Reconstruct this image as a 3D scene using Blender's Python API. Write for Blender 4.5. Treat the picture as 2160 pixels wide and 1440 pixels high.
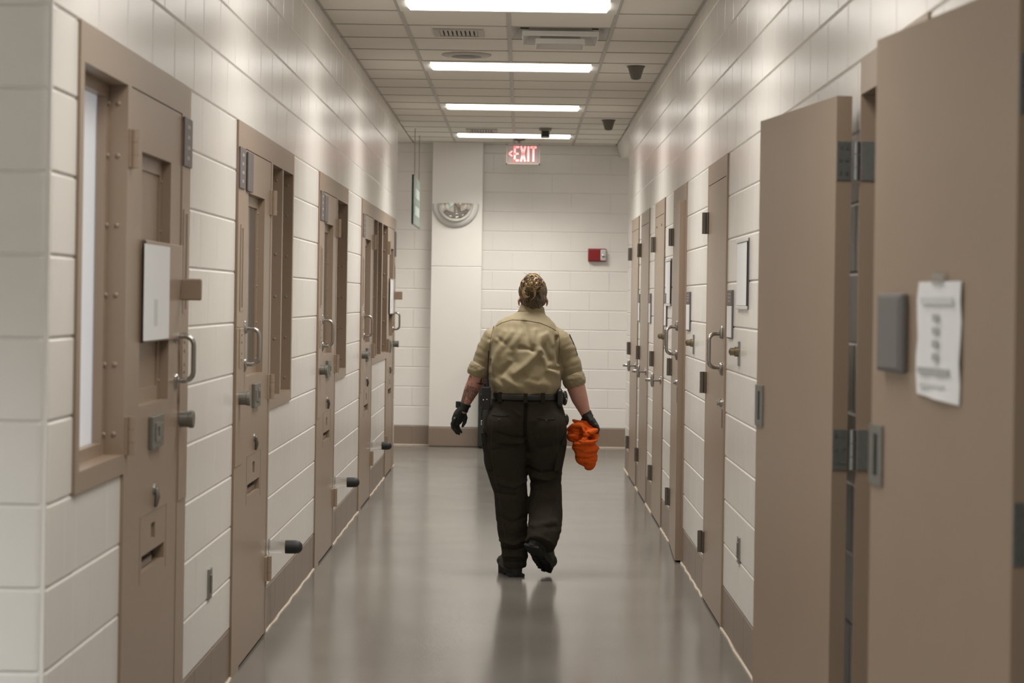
import bpy, bmesh, math, random
from mathutils import Vector, Matrix, noise
from mathutils.bvhtree import BVHTree
R = math.radians
random.seed(7)
for o in list(bpy.data.objects):
    bpy.data.objects.remove(o, do_unlink=True)
S = bpy.context.scene
COL = S.collection

# ------------------------------------------------------------------ camera
CAMH = 1.536                       # eye height; corridor runs along +Y
XL, XR, ZC = -1.145, 0.967, 3.15   # left wall, right wall, ceiling
YE, YB = 19.04, 21.70              # end of the side walls, back wall
YN = 5.07                          # corner where the left wall begins
FPX = 4400.0
cam_d = bpy.data.cameras.new('camera')
cam = bpy.data.objects.new('camera', cam_d)
COL.objects.link(cam)
cam_d.sensor_fit = 'HORIZONTAL'
cam_d.sensor_width = 36.0
cam_d.lens = 36.0 * FPX / 2160
cam_d.shift_x = (1080 - 1099.4) / 2160
cam_d.shift_y = -(720 - 630.5) / 2160
cam.location = (0, 0, CAMH)
cam.rotation_euler = (Matrix.Rotation(R(90), 3, 'X') @ Matrix.Rotation(0.0149, 3, 'Z')).to_euler()
cam_d.dof.use_dof = True
cam_d.dof.focus_distance = 11.6
cam_d.dof.aperture_fstop = 4.8
cam_d.clip_end = 100
S.camera = cam

# ------------------------------------------------------------------ world + exposure
w = bpy.data.worlds.new('world')
S.world = w
w.use_nodes = True
w.node_tree.nodes['Background'].inputs[0].default_value = (0.9, 0.95, 1, 1)
w.node_tree.nodes['Background'].inputs[1].default_value = 0.02
S.view_settings.view_transform = 'Standard'
S.view_settings.look = 'None'
S.view_settings.gamma = 1.0
S.view_settings.use_curve_mapping = False
S.view_settings.exposure = -0.40
LAMP, AREA = 8.0, 38.0             # troffer diffuser strength, lamp power in W

# ------------------------------------------------------------------ materials
def srgb(r, g, b):
    f = lambda c: (c / 255 / 12.92) if c / 255 <= .04045 else ((c / 255 + .055) / 1.055) ** 2.4
    return (f(r), f(g), f(b), 1)

def mat(name, col, rough=.5, metal=0., bump=0., bscale=80., var=0., vscale=3., spec=.5, coat=0., emit=None, es=0., trans=0., sheen=0., bdist=.002):
    m = bpy.data.materials.new(name)
    m.use_nodes = True
    nt = m.node_tree
    p = nt.nodes['Principled BSDF']
    c = col if len(col) == 4 else (*col, 1)
    p.inputs['Base Color'].default_value = c
    p.inputs['Roughness'].default_value = rough
    p.inputs['Metallic'].default_value = metal
    p.inputs['Specular IOR Level'].default_value = spec
    p.inputs['Coat Weight'].default_value = coat
    p.inputs['Transmission Weight'].default_value = trans
    p.inputs['Sheen Weight'].default_value = sheen
    if emit:
        p.inputs['Emission Color'].default_value = emit if len(emit) == 4 else (*emit, 1)
        p.inputs['Emission Strength'].default_value = es
    if bump or var:
        g = nt.nodes.new('ShaderNodeNewGeometry')
    if bump:
        n = nt.nodes.new('ShaderNodeTexNoise')
        n.inputs['Scale'].default_value = bscale
        n.inputs['Detail'].default_value = 4
        nt.links.new(g.outputs['Position'], n.inputs['Vector'])
        b = nt.nodes.new('ShaderNodeBump')
        b.inputs['Strength'].default_value = bump
        b.inputs['Distance'].default_value = bdist
        nt.links.new(n.outputs['Fac'], b.inputs['Height'])
        nt.links.new(b.outputs['Normal'], p.inputs['Normal'])
    if var:
        n2 = nt.nodes.new('ShaderNodeTexNoise')
        n2.inputs['Scale'].default_value = vscale
        n2.inputs['Detail'].default_value = 5
        nt.links.new(g.outputs['Position'], n2.inputs['Vector'])
        mx = nt.nodes.new('ShaderNodeMix')
        mx.data_type = 'RGBA'
        mx.inputs['A'].default_value = (*[k * (1 - var) for k in c[:3]], 1)
        mx.inputs['B'].default_value = (*[min(1, k * (1 + var)) for k in c[:3]], 1)
        nt.links.new(n2.outputs['Fac'], mx.inputs['Factor'])
        nt.links.new(mx.outputs['Result'], p.inputs['Base Color'])
    return m

M = {}
M['wall'] = mat('white_block_paint', (.74, .712, .672), .27, bump=.22, bscale=90, var=.03, vscale=4, spec=.5)
M['smooth'] = mat('white_smooth_paint', (.76, .73, .685), .34, bump=.1, bscale=60, var=.02)
M['brown'] = mat('taupe_enamel', (.312, .233, .170), .33, bump=.12, bscale=220, var=.04, vscale=6)
M['base'] = mat('taupe_block_paint', (.24, .185, .145), .38, bump=.4, bscale=120, var=.06, vscale=8)
M['caulk'] = mat('floor_bead', (.50, .43, .35), .6, var=.25, vscale=20)
M['tile'] = mat('acoustic_tile', (.80, .765, .70), .95, bump=.5, bscale=260, var=.04, vscale=300, spec=.1)
M['tbar'] = mat('ceiling_grid_paint', (.46, .43, .38), .5)
M['gridbar'] = mat('shadow_line_grid_paint', (.44, .41, .34), .6)  # darker bar colour paints in the shadow lines between tile rows
M['lampframe'] = mat('lamp_frame_white', (.75, .73, .69), .4)
M['lamp'] = mat('lamp_diffuser', (.9, .9, .9), .5, emit=(1, .965, .90), es=LAMP)
M['chrome'] = mat('satin_chrome', (.46, .45, .43), .24, metal=1)
M['steel'] = mat('brushed_steel', (.36, .355, .34), .38, metal=1, bump=.1, bscale=300)
M['zinc'] = mat('zinc_hinge', (.30, .31, .30), .45, metal=.85, var=.15, vscale=60)
M['dhinge'] = mat('dull_hinge', (.20, .18, .155), .4, metal=.8)
M['lockgrey'] = mat('lock_grey_paint', (.21, .205, .18), .4, metal=.5)
M['brass'] = mat('old_brass', (.25, .205, .135), .35, metal=1)
M['rubber'] = mat('black_rubber', (.018, .02, .02), .55)
M['clear'] = mat('clear_plastic', (.82, .80, .77), .2, trans=.85)
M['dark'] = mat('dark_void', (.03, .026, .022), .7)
M['glass'] = mat('window_glass', (.10, .095, .09), .08, spec=.6)
M['frost'] = mat('frosted_pane', (.70, .71, .73), .35, var=.06, vscale=2, emit=(.85, .88, .95), es=.30)
M['plate'] = mat('grey_mauve_sign', (.135, .118, .118), .45)
M['platelight'] = mat('sign_lettering', (.38, .35, .35), .5)
M['paper'] = mat('white_paper', (.80, .81, .82), .7)
M['ink'] = mat('grey_ink', (.42, .42, .43), .7)
M['inkfaint'] = mat('faint_ink', (.62, .635, .64), .7)
M['pad'] = mat('grey_pad', (.17, .16, .16), .5)
M['red'] = mat('red_plastic', (.22, .010, .014), .4)
M['strobe'] = mat('strobe_lens', (.55, .52, .52), .15)
M['mirror'] = mat('mirror', (.82, .80, .77), .03, metal=1)
M['rim'] = mat('mirror_rim', (.66, .65, .62), .35)
M['greenglass'] = mat('green_glass', (.42, .55, .49), .15, trans=.35)
M['greenedge'] = mat('green_glass_edge', (.03, .085, .065), .25)
M['greenletter'] = mat('pale_green_lettering', (.40, .47, .43), .4)
M['wire'] = mat('sign_wire', (.22, .21, .19), .4, metal=.8)
M['exitbox'] = mat('exit_housing', (.13, .105, .085), .5)
M['exitface'] = mat('exit_face', (.12, .095, .088), .4, emit=(1, .05, .06), es=.03)
M['exitred'] = mat('exit_letters', (.9, .3, .3), .4, emit=(1, .12, .12), es=2.0)
M['cone'] = mat('sensor_housing', (.13, .115, .095), .45)
M['camwhite'] = mat('camera_housing', (.42, .41, .34), .5)
M['black'] = mat('black_plastic', (.012, .012, .012), .38)
M['leather'] = mat('black_leather', (.016, .015, .013), .42, bump=.2, bscale=300)
M['glove'] = mat('black_glove', (.011, .013, .012), .5, bump=.3, bscale=160)
M['boot'] = mat('black_boot', (.013, .014, .013), .5, bump=.5, bscale=120, bdist=.004)
M['sole'] = mat('boot_sole', (.012, .012, .011), .75)
M['orange'] = mat('orange_cloth', (.56, .086, .008), .85, bump=.15, bscale=500, spec=.2)
M['shirt'] = mat('khaki_cloth', (.232, .186, .102), .72, bump=.12, bscale=700, var=.05, vscale=20, sheen=.12)
M['seam'] = mat('khaki_seam', (.10, .077, .038), .8)
M['patch'] = mat('dark_patch', (.012, .012, .014), .7)
M['trouser'] = mat('olive_brown_twill', (.0235, .0190, .0125), .92, bump=.35, bscale=700, var=.25, vscale=60, spec=.25)
M['tseam'] = mat('trouser_stitch', (.042, .035, .026), .85)
M['tdark'] = mat('pocket_slit', (.008, .007, .006), .9)
M['bin'] = mat('black_green_metal', (.018, .019, .016), .4)
M['eye'] = mat('eye', (.05, .04, .035), .2)

# floor: grey epoxy with soft mottling
def floor_mat():
    m = mat('grey_epoxy_floor', (.235, .215, .188), .22)
    nt = m.node_tree
    p = nt.nodes['Principled BSDF']
    g = nt.nodes.new('ShaderNodeNewGeometry')
    def noi(sc, det, vec=None):
        n = nt.nodes.new('ShaderNodeTexNoise')
        n.inputs['Scale'].default_value = sc
        n.inputs['Detail'].default_value = det
        nt.links.new(vec or g.outputs['Position'], n.inputs['Vector'])
        return n
    a = noi(1.6, 6)
    r = nt.nodes.new('ShaderNodeValToRGB')
    r.color_ramp.elements[0].position = .3
    r.color_ramp.elements[0].color = (.150, .139, .122, 1)
    r.color_ramp.elements[1].position = .75
    r.color_ramp.elements[1].color = (.198, .185, .166, 1)
    nt.links.new(a.outputs['Fac'], r.inputs[0])
    nt.links.new(r.outputs[0], p.inputs['Base Color'])
    b = noi(2.5, 1)
    mr = nt.nodes.new('ShaderNodeMapRange')
    mr.inputs[3].default_value = .14
    mr.inputs[4].default_value = .20
    nt.links.new(b.outputs['Fac'], mr.inputs[0])
    nt.links.new(mr.outputs[0], p.inputs['Roughness'])
    c = noi(9, 2)
    bp = nt.nodes.new('ShaderNodeBump')
    bp.inputs['Strength'].default_value = .0
    bp.inputs['Distance'].default_value = .002
    nt.links.new(c.outputs['Fac'], bp.inputs['Height'])
    return m
M['floor'] = floor_mat()

# ------------------------------------------------------------------ mesh helpers
def sharpen(me, ang=40):
    bm = bmesh.new(); bm.from_mesh(me)
    bmesh.ops.remove_doubles(bm, verts=bm.verts, dist=1e-6)
    for e in bm.edges:
        if len(e.link_faces) == 2 and e.calc_face_angle(0) > R(ang): e.smooth = False
    bm.to_mesh(me); bm.free()

class MB:
    def __init__(s):
        s.v, s.f, s.sm = [], [], []
    def add(s, vs, fs, smooth=False):
        b = len(s.v)
        s.v += [tuple(v) for v in vs]
        s.f += [tuple(i + b for i in f) for f in fs]
        s.sm += [smooth] * len(fs)
        return s
    def box(s, x0, x1, y0, y1, z0, z1):
        x0, x1 = sorted((x0, x1)); y0, y1 = sorted((y0, y1)); z0, z1 = sorted((z0, z1))
        vs = [(x, y, z) for z in (z0, z1) for y in (y0, y1) for x in (x0, x1)]
        return s.add(vs, [(0, 2, 3, 1), (4, 5, 7, 6), (0, 1, 5, 4), (2, 6, 7, 3), (0, 4, 6, 2), (1, 3, 7, 5)])
    def cbox(s, x0, x1, y0, y1, z0, z1, c=.004):
        """box with all edges chamfered"""
        x0, x1 = sorted((x0, x1)); y0, y1 = sorted((y0, y1)); z0, z1 = sorted((z0, z1))
        bm = bmesh.new()
        bmesh.ops.create_cube(bm, size=1)
        for v in bm.verts:
            v.co = Vector(((x0 + x1) / 2 + v.co.x * (x1 - x0), (y0 + y1) / 2 + v.co.y * (y1 - y0), (z0 + z1) / 2 + v.co.z * (z1 - z0)))
        bmesh.ops.bevel(bm, geom=bm.edges[:], offset=c, segments=2, affect='EDGES', profile=.5)
        bm.verts.index_update()
        s.add([v.co[:] for v in bm.verts], [[v.index for v in f.verts] for f in bm.faces])
        bm.free()
        return s
    def holed(s, x0, x1, z0, z1, y0, y1, holes):
        """slab in the x-z plane with rectangular holes (hx0,hx1,hz0,hz1)"""
        x0, x1 = sorted((x0, x1))
        holes = [(min(a, b), max(a, b), c, d) for a, b, c, d in holes]
        xs = sorted({x0, x1, *[h[0] for h in holes], *[h[1] for h in holes]})
        zs = sorted({z0, z1, *[h[2] for h in holes], *[h[3] for h in holes]})
        xs = [x for x in xs if x0 <= x <= x1]; zs = [z for z in zs if z0 <= z <= z1]
        solid = {}
        for i in range(len(xs) - 1):
            for j in range(len(zs) - 1):
                cx, cz = (xs[i] + xs[i + 1]) / 2, (zs[j] + zs[j + 1]) / 2
                solid[i, j] = not any(h[0] < cx < h[1] and h[2] < cz < h[3] for h in holes)
        for (i, j), ok in solid.items():
            if not ok: continue
            a, b, c, d = xs[i], xs[i + 1], zs[j], zs[j + 1]
            s.add([(a, y0, c), (b, y0, c), (b, y0, d), (a, y0, d)], [(0, 1, 2, 3)])
            s.add([(a, y1, c), (b, y1, c), (b, y1, d), (a, y1, d)], [(3, 2, 1, 0)])
            for (di, dj, q) in ((-1, 0, [(a, y0, c), (a, y0, d), (a, y1, d), (a, y1, c)]), (1, 0, [(b, y0, d), (b, y0, c), (b, y1, c), (b, y1, d)]),
                                (0, -1, [(b, y0, c), (a, y0, c), (a, y1, c), (b, y1, c)]), (0, 1, [(a, y0, d), (b, y0, d), (b, y1, d), (a, y1, d)])):
                if not solid.get((i + di, j + dj), False):
                    s.add(q, [(0, 1, 2, 3)])
        return s
    def tube(s, pts, rad, n=12, flat=None, cap=True, smooth=True):
        """closed tube along pts; rad number / list; flat=(axis, ratio): squash along axis"""
        P = [Vector(p) for p in pts]
        rr = [rad] * len(P) if not isinstance(rad, (list, tuple)) else list(rad)
        T = []
        for i in range(len(P)):
            t = (P[min(i + 1, len(P) - 1)] - P[max(i - 1, 0)])
            T.append(t.normalized() if t.length > 1e-9 else Vector((0, 0, 1)))
        up = Vector((0, 0, 1)) if abs(T[0].z) < .9 else Vector((1, 0, 0))
        nrm = (up - T[0] * up.dot(T[0])).normalized()
        rings = []
        for i in range(len(P)):
            nrm = (nrm - T[i] * nrm.dot(T[i])).normalized()
            bi = T[i].cross(nrm)
            rings.append((P[i], nrm.copy(), bi, rr[i], T[i]))
        if cap == 'round':
            a, b = rings[0], rings[-1]
            pre = [(a[0] - a[4] * a[3] * math.sin(k), a[1], a[2], a[3] * math.cos(k), a[4]) for k in (1.4, .95, .5)]
            post = [(b[0] + b[4] * b[3] * math.sin(k), b[1], b[2], b[3] * math.cos(k), b[4]) for k in (.5, .95, 1.4)]
            rings = pre + rings + post
        vs = []
        for (c, u, v, r, t) in rings:
            for k in range(n):
                a = 2 * math.pi * k / n
                d = (u * math.cos(a) + v * math.sin(a)) * r
                if flat:
                    ax = Vector(flat[0]).normalized()
                    d = d - ax * d.dot(ax) * (1 - flat[1])
                vs.append(c + d)
        m = len(rings)
        fs = [(i * n + k, i * n + (k + 1) % n, (i + 1) * n + (k + 1) % n, (i + 1) * n + k) for i in range(m - 1) for k in range(n)]
        s.add(vs, fs, smooth)
        if cap:
            s.add(vs[:n], [tuple(reversed(range(n)))], cap == 'round')
            s.add(vs[-n:], [tuple(range(n))], cap == 'round')
        return s
    def cyl(s, a, b, r, n=16, r2=None):
        return s.tube([a, b], [r, r if r2 is None else r2], n)
    def lathe(s, prof, c=(0, 0, 0), axis='-y', n=24, smooth=True):
        """prof: (r, h) pairs; h runs along axis from c"""
        A = {'-y': ((1, 0, 0), (0, 0, 1), (0, -1, 0)), 'z': ((1, 0, 0), (0, 1, 0), (0, 0, 1)), '-z': ((1, 0, 0), (0, -1, 0), (0, 0, -1)), 'x': ((0, 1, 0), (0, 0, 1), (1, 0, 0))}[axis]
        u, v, t = [Vector(k) for k in A]
        C = Vector(c)
        vs = []
        for r, h in prof:
            for k in range(n):
                a = 2 * math.pi * k / n
                vs.append(C + t * h + (u * math.cos(a) + v * math.sin(a)) * max(r, 1e-5))
        m = len(prof)
        fs = [(i * n + k, i * n + (k + 1) % n, (i + 1) * n + (k + 1) % n, (i + 1) * n + k) for i in range(m - 1) for k in range(n)]
        s.add(vs, fs, smooth)
        s.add(vs[:n], [tuple(reversed(range(n)))])
        s.add(vs[-n:], [tuple(range(n))])
        return s
    def ell(s, c, r, rot=None, nu=20, nv=12):
        vs, fs = [], []
        C = Vector(c)
        for j in range(nv + 1):
            t = math.pi * j / nv
            t = min(max(t, .02), math.pi - .02)
            for i in range(nu):
                a = 2 * math.pi * i / nu
                d = Vector((r[0] * math.sin(t) * math.cos(a), r[1] * math.sin(t) * math.sin(a), r[2] * math.cos(t)))
                if rot: d = rot @ d
                vs.append(C + d)
        for j in range(nv):
            for i in range(nu):
                fs.append((j * nu + i, (j + 1) * nu + i, (j + 1) * nu + (i + 1) % nu, j * nu + (i + 1) % nu))
        b = len(s.v)
        s.add(vs, fs, True)
        s.f += [tuple(b + i for i in range(nu)), tuple(b + nv * nu + i for i in reversed(range(nu)))]
        s.sm += [True, True]
        return s
    def loftz(s, rings, n=32, p=2.4):
        """horizontal superellipse rings (x,y,z,rx,ry), closed"""
        vs = []
        for (x, y, z, rx, ry) in rings:
            for k in range(n):
                a = 2 * math.pi * k / n
                ca, sa = math.cos(a), math.sin(a)
                vs.append((x + rx * math.copysign(abs(ca) ** (2 / p), ca), y + ry * math.copysign(abs(sa) ** (2 / p), sa), z))
        m = len(rings)
        up = rings[-1][2] > rings[0][2]
        fs = []
        for i in range(m - 1):
            for k in range(n):
                q = (i * n + k, i * n + (k + 1) % n, (i + 1) * n + (k + 1) % n, (i + 1) * n + k)
                fs.append(q if up else q[::-1])
        b = len(s.v)
        s.add(vs, fs, True)
        c0 = tuple(b + k for k in range(n)); c1 = tuple(b + (m - 1) * n + k for k in range(n))
        s.f += [c0[::-1] if up else c0, c1 if up else c1[::-1]]
        s.sm += [True, True]
        return s
    def band(s, rings, th, n=40, p=2.3):
        """open ring band with thickness th"""
        m = len(rings)
        vs = []
        seq = [(r, 0) for r in rings] + [(r, th) for r in reversed(rings)]
        for (x, y, z, rx, ry, *tilt), t in seq:
            for k in range(n):
                a = 2 * math.pi * k / n
                ca, sa = math.cos(a), math.sin(a)
                dz = (tilt[0] * ca + tilt[1] * sa) if tilt else 0
                vs.append((x + (rx - t) * math.copysign(abs(ca) ** (2 / p), ca), y + (ry - t) * math.copysign(abs(sa) ** (2 / p), sa), z + dz))
        q = len(seq)
        fs = [(i * n + k, i * n + (k + 1) % n, ((i + 1) % q) * n + (k + 1) % n, ((i + 1) % q) * n + k) for i in range(q) for k in range(n)]
        return s.add(vs, fs, True)
    def mesh(s, name):
        me = bpy.data.meshes.new(name)
        me.from_pydata(s.v, [], s.f)
        me.polygons.foreach_set('use_smooth', s.sm)
        me.update()
        return me
    def build(s, name, m, parent=None, fix=False):
        me = s.mesh(name)
        if any(s.sm) and not all(s.sm): sharpen(me)
        if fix:
            bm = bmesh.new(); bm.from_mesh(me)
            bmesh.ops.recalc_face_normals(bm, faces=bm.faces)
            bm.to_mesh(me); bm.free()
        me.materials.append(M[m])
        return link(name, me, parent)

def link(name, me, parent=None):
    o = bpy.data.objects.new(name, me)
    COL.objects.link(o)
    if parent: o.parent = parent
    return o
def tag(o, label=None, cat=None, group=None, kind=None):
    if label: o['label'] = label
    if cat: o['category'] = cat
    if group: o['group'] = group
    if kind: o['kind'] = kind
    return o
def empty(name, loc=(0, 0, 0), rz=0.):
    o = bpy.data.objects.new(name, None)
    COL.objects.link(o)
    o.location = loc
    o.rotation_euler = (0, 0, rz)
    o.empty_display_size = .1
    return o
def copy_tree(o, parent=None):
    c = o.copy(); COL.objects.link(c); c.parent = parent
    for ch in list(o.children): copy_tree(ch, c)
    return c
# wall frames: local x along the wall, -y out of the wall, z up
def on_left(name, y, z=0.): return empty(name, (XL, y, z), R(90))     # local x = +Y
def on_right(name, y, z=0.): return empty(name, (XR, y, z), R(-90))   # local x = -Y
def on_back(name, x, z=0., y=YB): return empty(name, (x, y, z), 0)

# ------------------------------------------------------------------ block walls
CO, BL = .2032, .4064
JC, JD, JV = .007, .0040, .0010      # joint chamfer width, depth of bed joints and of head joints
_bm = {}
def block_mesh(wd, ht, m):
    k = (round(wd, 3), round(ht, 3), m)
    if k not in _bm:
        b = MB()
        a, g = JC, .0008
        xs, zs = [g, a, wd - a, wd - g], [g, a, ht - a, ht - g]
        dep = lambda i, j: JD if j in (0, 3) else (JV if i in (0, 3) else 0)
        vs = [(xs[i], dep(i, j), zs[j]) for j in range(4) for i in range(4)]
        rim = [0, 1, 2, 3, 7, 11, 15, 14, 13, 12, 8, 4]
        fs = [(j * 4 + i, j * 4 + i + 1, j * 4 + i + 5, j * 4 + i + 4) for j in range(3) for i in range(3)]
        vs += [(vs[i][0], .03, vs[i][2]) for i in (0, 3, 15, 12)]
        fs += [(16, 17, 3, 2, 1, 0), (17, 18, 15, 11, 7, 3), (18, 19, 12, 13, 14, 15), (19, 16, 0, 4, 8, 12)]
        b.add(vs, fs)
        me = b.mesh('brick')
        me.materials.append(M[m])
        _bm[k] = me
    return _bm[k]

def vis_area(co):
    """rough share of the picture a block at world co takes (0 when outside the frame)"""
    if co.y < .8: return 0
    u = FPX * co.x / co.y; v = FPX * (CAMH - co.z) / co.y
    px, py = 1099.4 + u - .0149 * v, 630.5 + v + .0149 * u
    if px < -130 or px > 2290 or py < -130 or py > 1570: return 0
    return 1 / co.y ** 2 * (abs(co.x) / co.y if abs(co.y - YB) > .2 and abs(co.y - YN) > .2 else 1)

def block_wall(root, s0, s1, openings, off=0., base_root=None, top=ZC, limit=300, thick=.15, start=None):
    """course by course running bond between s0 and s1 (root-local x)"""
    Mw = root.matrix_basis.copy()
    jobs = []
    backing = MB()
    n = math.ceil(top / CO)
    for c in range(n):
        z0, z1 = c * CO, min((c + 1) * CO, top)
        if z1 - z0 < .03: continue
        if start: s0 = start(c)
        ops = sorted((max(a, s0), min(b, s1)) for a, b, za, zb in openings if za < (z0 + z1) / 2 < zb and b > s0 and a < s1)
        iv, p = [], s0
        for a, b in ops:
            if a > p: iv.append((p, a))
            p = max(p, b)
        if p < s1: iv.append((p, s1))
        for a, b in iv:
            backing.box(a, b, JD + .0008, thick, z0, z1)
            st = math.floor((a - off - (c % 2) * BL / 2) / BL) * BL + off + (c % 2) * BL / 2
            while st < b - 1e-4:
                x0, x1 = max(st, a), min(st + BL, b)
                if x1 - x0 > .02:
                    jobs.append((x0, x1, z0, z1, c))
                elif x1 - x0 > 0 and jobs and abs(jobs[-1][1] - x0) < 1e-4 and jobs[-1][4] == c:
                    q = jobs.pop(); jobs.append((q[0], x1, z0, z1, c))
                st += BL
    bo = backing.build('mortar_bed', 'wall', root)
    sc = []
    for j in jobs:
        co = Mw @ Vector(((j[0] + j[1]) / 2, 0, (j[2] + j[3]) / 2))
        sc.append((vis_area(co), j))
    sc.sort(key=lambda t: -t[0])
    rest, brest = MB(), MB()
    k = kb = 0
    for a, (x0, x1, z0, z1, c) in sc:
        isb = c == 0 and base_root is not None
        m = 'base' if isb else 'wall'
        me = block_mesh(x1 - x0, z1 - z0, m)
        if a > 0 and (isb and kb < 300 or not isb and k < limit):
            o = link('brick', me, base_root if isb else root)
            o.location = (x0, 0, z0)
            if isb: kb += 1
            else: k += 1
        else:
            t = brest if isb else rest
            t.add([(v.co.x + x0, v.co.y, v.co.z + z0) for v in me.vertices], [tuple(p.vertices) for p in me.polygons])
    if rest.v: tag(rest.build('distant_bricks', 'wall', root), kind='stuff')
    if brest.v: tag(brest.build('distant_bricks', 'base', base_root), kind='stuff')
    return root

# openings on the side walls (Y ranges, z ranges); all line up with the block courses
Z11, Z5 = 11 * CO, 5 * CO
LU = [  # window opening outer, door outer (jamb..jamb), hinge edge, mirror sign, bays, leaf width
    dict(win=(5.345, 6.005), door=(6.005, 7.125), h=6.05, m=1, bays=1, W=.895),
    dict(win=(9.475, 10.37), door=(8.33, 9.475), h=9.43, m=-1, bays=2, W=.875),
    dict(win=(12.84, 13.62), door=(11.70, 12.84), h=12.795, m=-1, bays=1, W=.870),
    dict(win=(15.99, 17.005), door=(14.84, 15.99), h=15.945, m=-1, bays=2, W=.875),
    dict(win=(17.005, 17.70), door=(17.70, 18.81), h=17.745, m=1, bays=1, W=.860),
]
RU = [(9.80, 10.80), (12.23, 13.25), (14.07, 15.06), (15.77, 16.80), (17.17, 18.25)]
OG, OF = (4.98, 5.962), (2.83, 3.817)      # openings of the two open doors
lop = []
for u in LU:
    lop.append((*u['win'], Z5, Z11)); lop.append((*u['door'], -1, Z11))
rop = [(-b, -a, -1, Z11) for a, b in RU + [OG, OF]]

st = lambda o, l, c: tag(o, l, c, kind='structure')
wl = on_left('wall_left', 0); st(wl, 'white painted concrete block wall along the left of the corridor', 'wall')
bl = on_left('baseboard_left', 0); st(bl, 'taupe painted bottom course of the left wall', 'baseboard')
corner_to = lambda c: 5.345 if 5 <= c < 11 else (5.38 if c % 2 else 5.27)
block_wall(wl, YN + .10, YE, lop, off=.12, base_root=bl, start=corner_to)
wr = on_right('wall_right', 0); st(wr, 'white painted concrete block wall along the right of the corridor', 'wall')
br = on_right('baseboard_right', 0); st(br, 'taupe painted bottom course of the right wall', 'baseboard')
block_wall(wr, -YE, 3.0, rop, off=.05, base_root=br)
wb = on_back('wall_back', 0); st(wb, 'white painted concrete block wall closing the far end', 'wall')
bb = on_back('baseboard_back', 0); st(bb, 'taupe painted bottom course of the far wall', 'baseboard')
block_wall(wb, -4.6, 4.6, [], off=.1, base_root=bb)
wn = on_back('wall_near', 0, y=YN); st(wn, 'white painted block wall face beside the camera at the near left corner', 'wall')
block_wall(wn, -4.6, XL - .20, [], off=-.03)
# bullnose corner blocks
for c in range(16):
    z0, z1 = c * CO, min((c + 1) * CO, ZC)
    b = MB()
    r, e, ey = .03, .20, corner_to(c) - YN
    def prof(ins):
        pts = [(XL - e, YN + ins)]
        for k in range(7):
            a = R(-90 + 15 * k)
            pts.append((XL - r + (r - ins) * math.cos(a), YN + r + (r - ins) * math.sin(a)))
        pts.append((XL - ins, YN + ey))
        return pts
    pin, pout = prof(JD), prof(0)
    rows = [(pin, z0 + .0016), (pout, z0 + JC), (pout, z1 - JC), (pin, z1 - .0016)]
    vs = [(x, y, z) for p, z in rows for x, y in p]
    n = len(pin)
    b.add(vs, [(i * n + k, i * n + k + 1, (i + 1) * n + k + 1, (i + 1) * n + k) for i in range(3) for k in range(n - 1)], True)
    o = b.build('corner_brick', 'wall', wl, fix=False)
    sharpen(o.data, 22)
    o.matrix_parent_inverse = wl.matrix_basis.inverted()
cb = MB().box(XL - .21, XL - JD - .001, YN + JD + .001, YN + .20, 0, ZC).box(XL - .15, XL - JD - .001, YN + .2, 5.34, 0, Z11).box(XL - .15, XL - JD - .001, YN + .2, 5.40, Z11, ZC).build('corner_core', 'wall', wl)
cb.matrix_parent_inverse = wl.matrix_basis.inverted()
# ends of the side walls and the outer shell (cross hall, space around the camera)
def shell(name, label, *bx):
    b = MB()
    for q in bx: b.box(*q)
    return st(b.build(name, 'wall'), label, 'wall')
shell('wall_left_end', 'painted end of the left wall turning into the cross hall', (-4.6, XL - .15, YE - .15, YE, 0, ZC), (XL - .15, XL - .004, YE, YE + .012, 0, ZC))
shell('wall_right_end', 'painted end of the right wall turning into the cross hall', (XR + .15, 4.6, YE - .15, YE, 0, ZC), (XR + .004, XR + .15, YE, YE + .012, 0, ZC))
shell('wall_hall_left', 'wall closing the cross hall on the left', (-4.7, -4.6, YE, YB + .15, 0, ZC))
shell('wall_hall_right', 'wall closing the cross hall on the right', (4.6, 4.7, YE, YB + .15, 0, ZC))
shell('wall_rear', 'wall behind the camera', (-4.7, 1.2, -3.15, -3, 0, ZC))
shell('wall_rear_left', 'wall on the far left of the camera', (-4.7, -4.6, -3, YN + .15, 0, ZC))
# cells behind the two open doors
for k, (a, b_) in enumerate((OG, OF)):
    shell('wall_cell', 'dim room wall behind an open door', (2.3, 2.4, a - .6, b_ + .6, 0, ZC), (XR + .15, 2.3, a - .7, a - .6, 0, ZC), (XR + .15, 2.3, b_ + .6, b_ + .7, 0, ZC))

fl = MB()
fl.box(-4.8, 4.8, -3.2, YB + .2, -.1, 0)
st(fl.build('floor', 'floor'), 'glossy grey epoxy corridor floor', 'floor')
# light bead where the wall meets the floor
def bead(root, iv, nm):
    for a, b in iv:
        p = [(a + (b - a) * i / 12, -.004 - .004 * math.sin(i * 2.3 + a), .003) for i in range(13)]
        MB().tube(p, .0085, 6).build(nm, 'caulk', root)
def gaps(a, b, ops):
    iv, p = [], a
    for q0, q1 in sorted(ops):
        if q0 > p: iv.append((p, q0))
        p = max(p, q1)
    iv.append((p, b))
    return iv
bead(bl, gaps(YN + .03, YE, [u['door'] for u in LU]), 'floor_bead')
bead(br, gaps(-YE, -2, [(-b, -a) for a, b in RU + [OG, OF]]), 'floor_bead')
bead(bb, [(-4.5, 4.5)], 'floor_bead')

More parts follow.
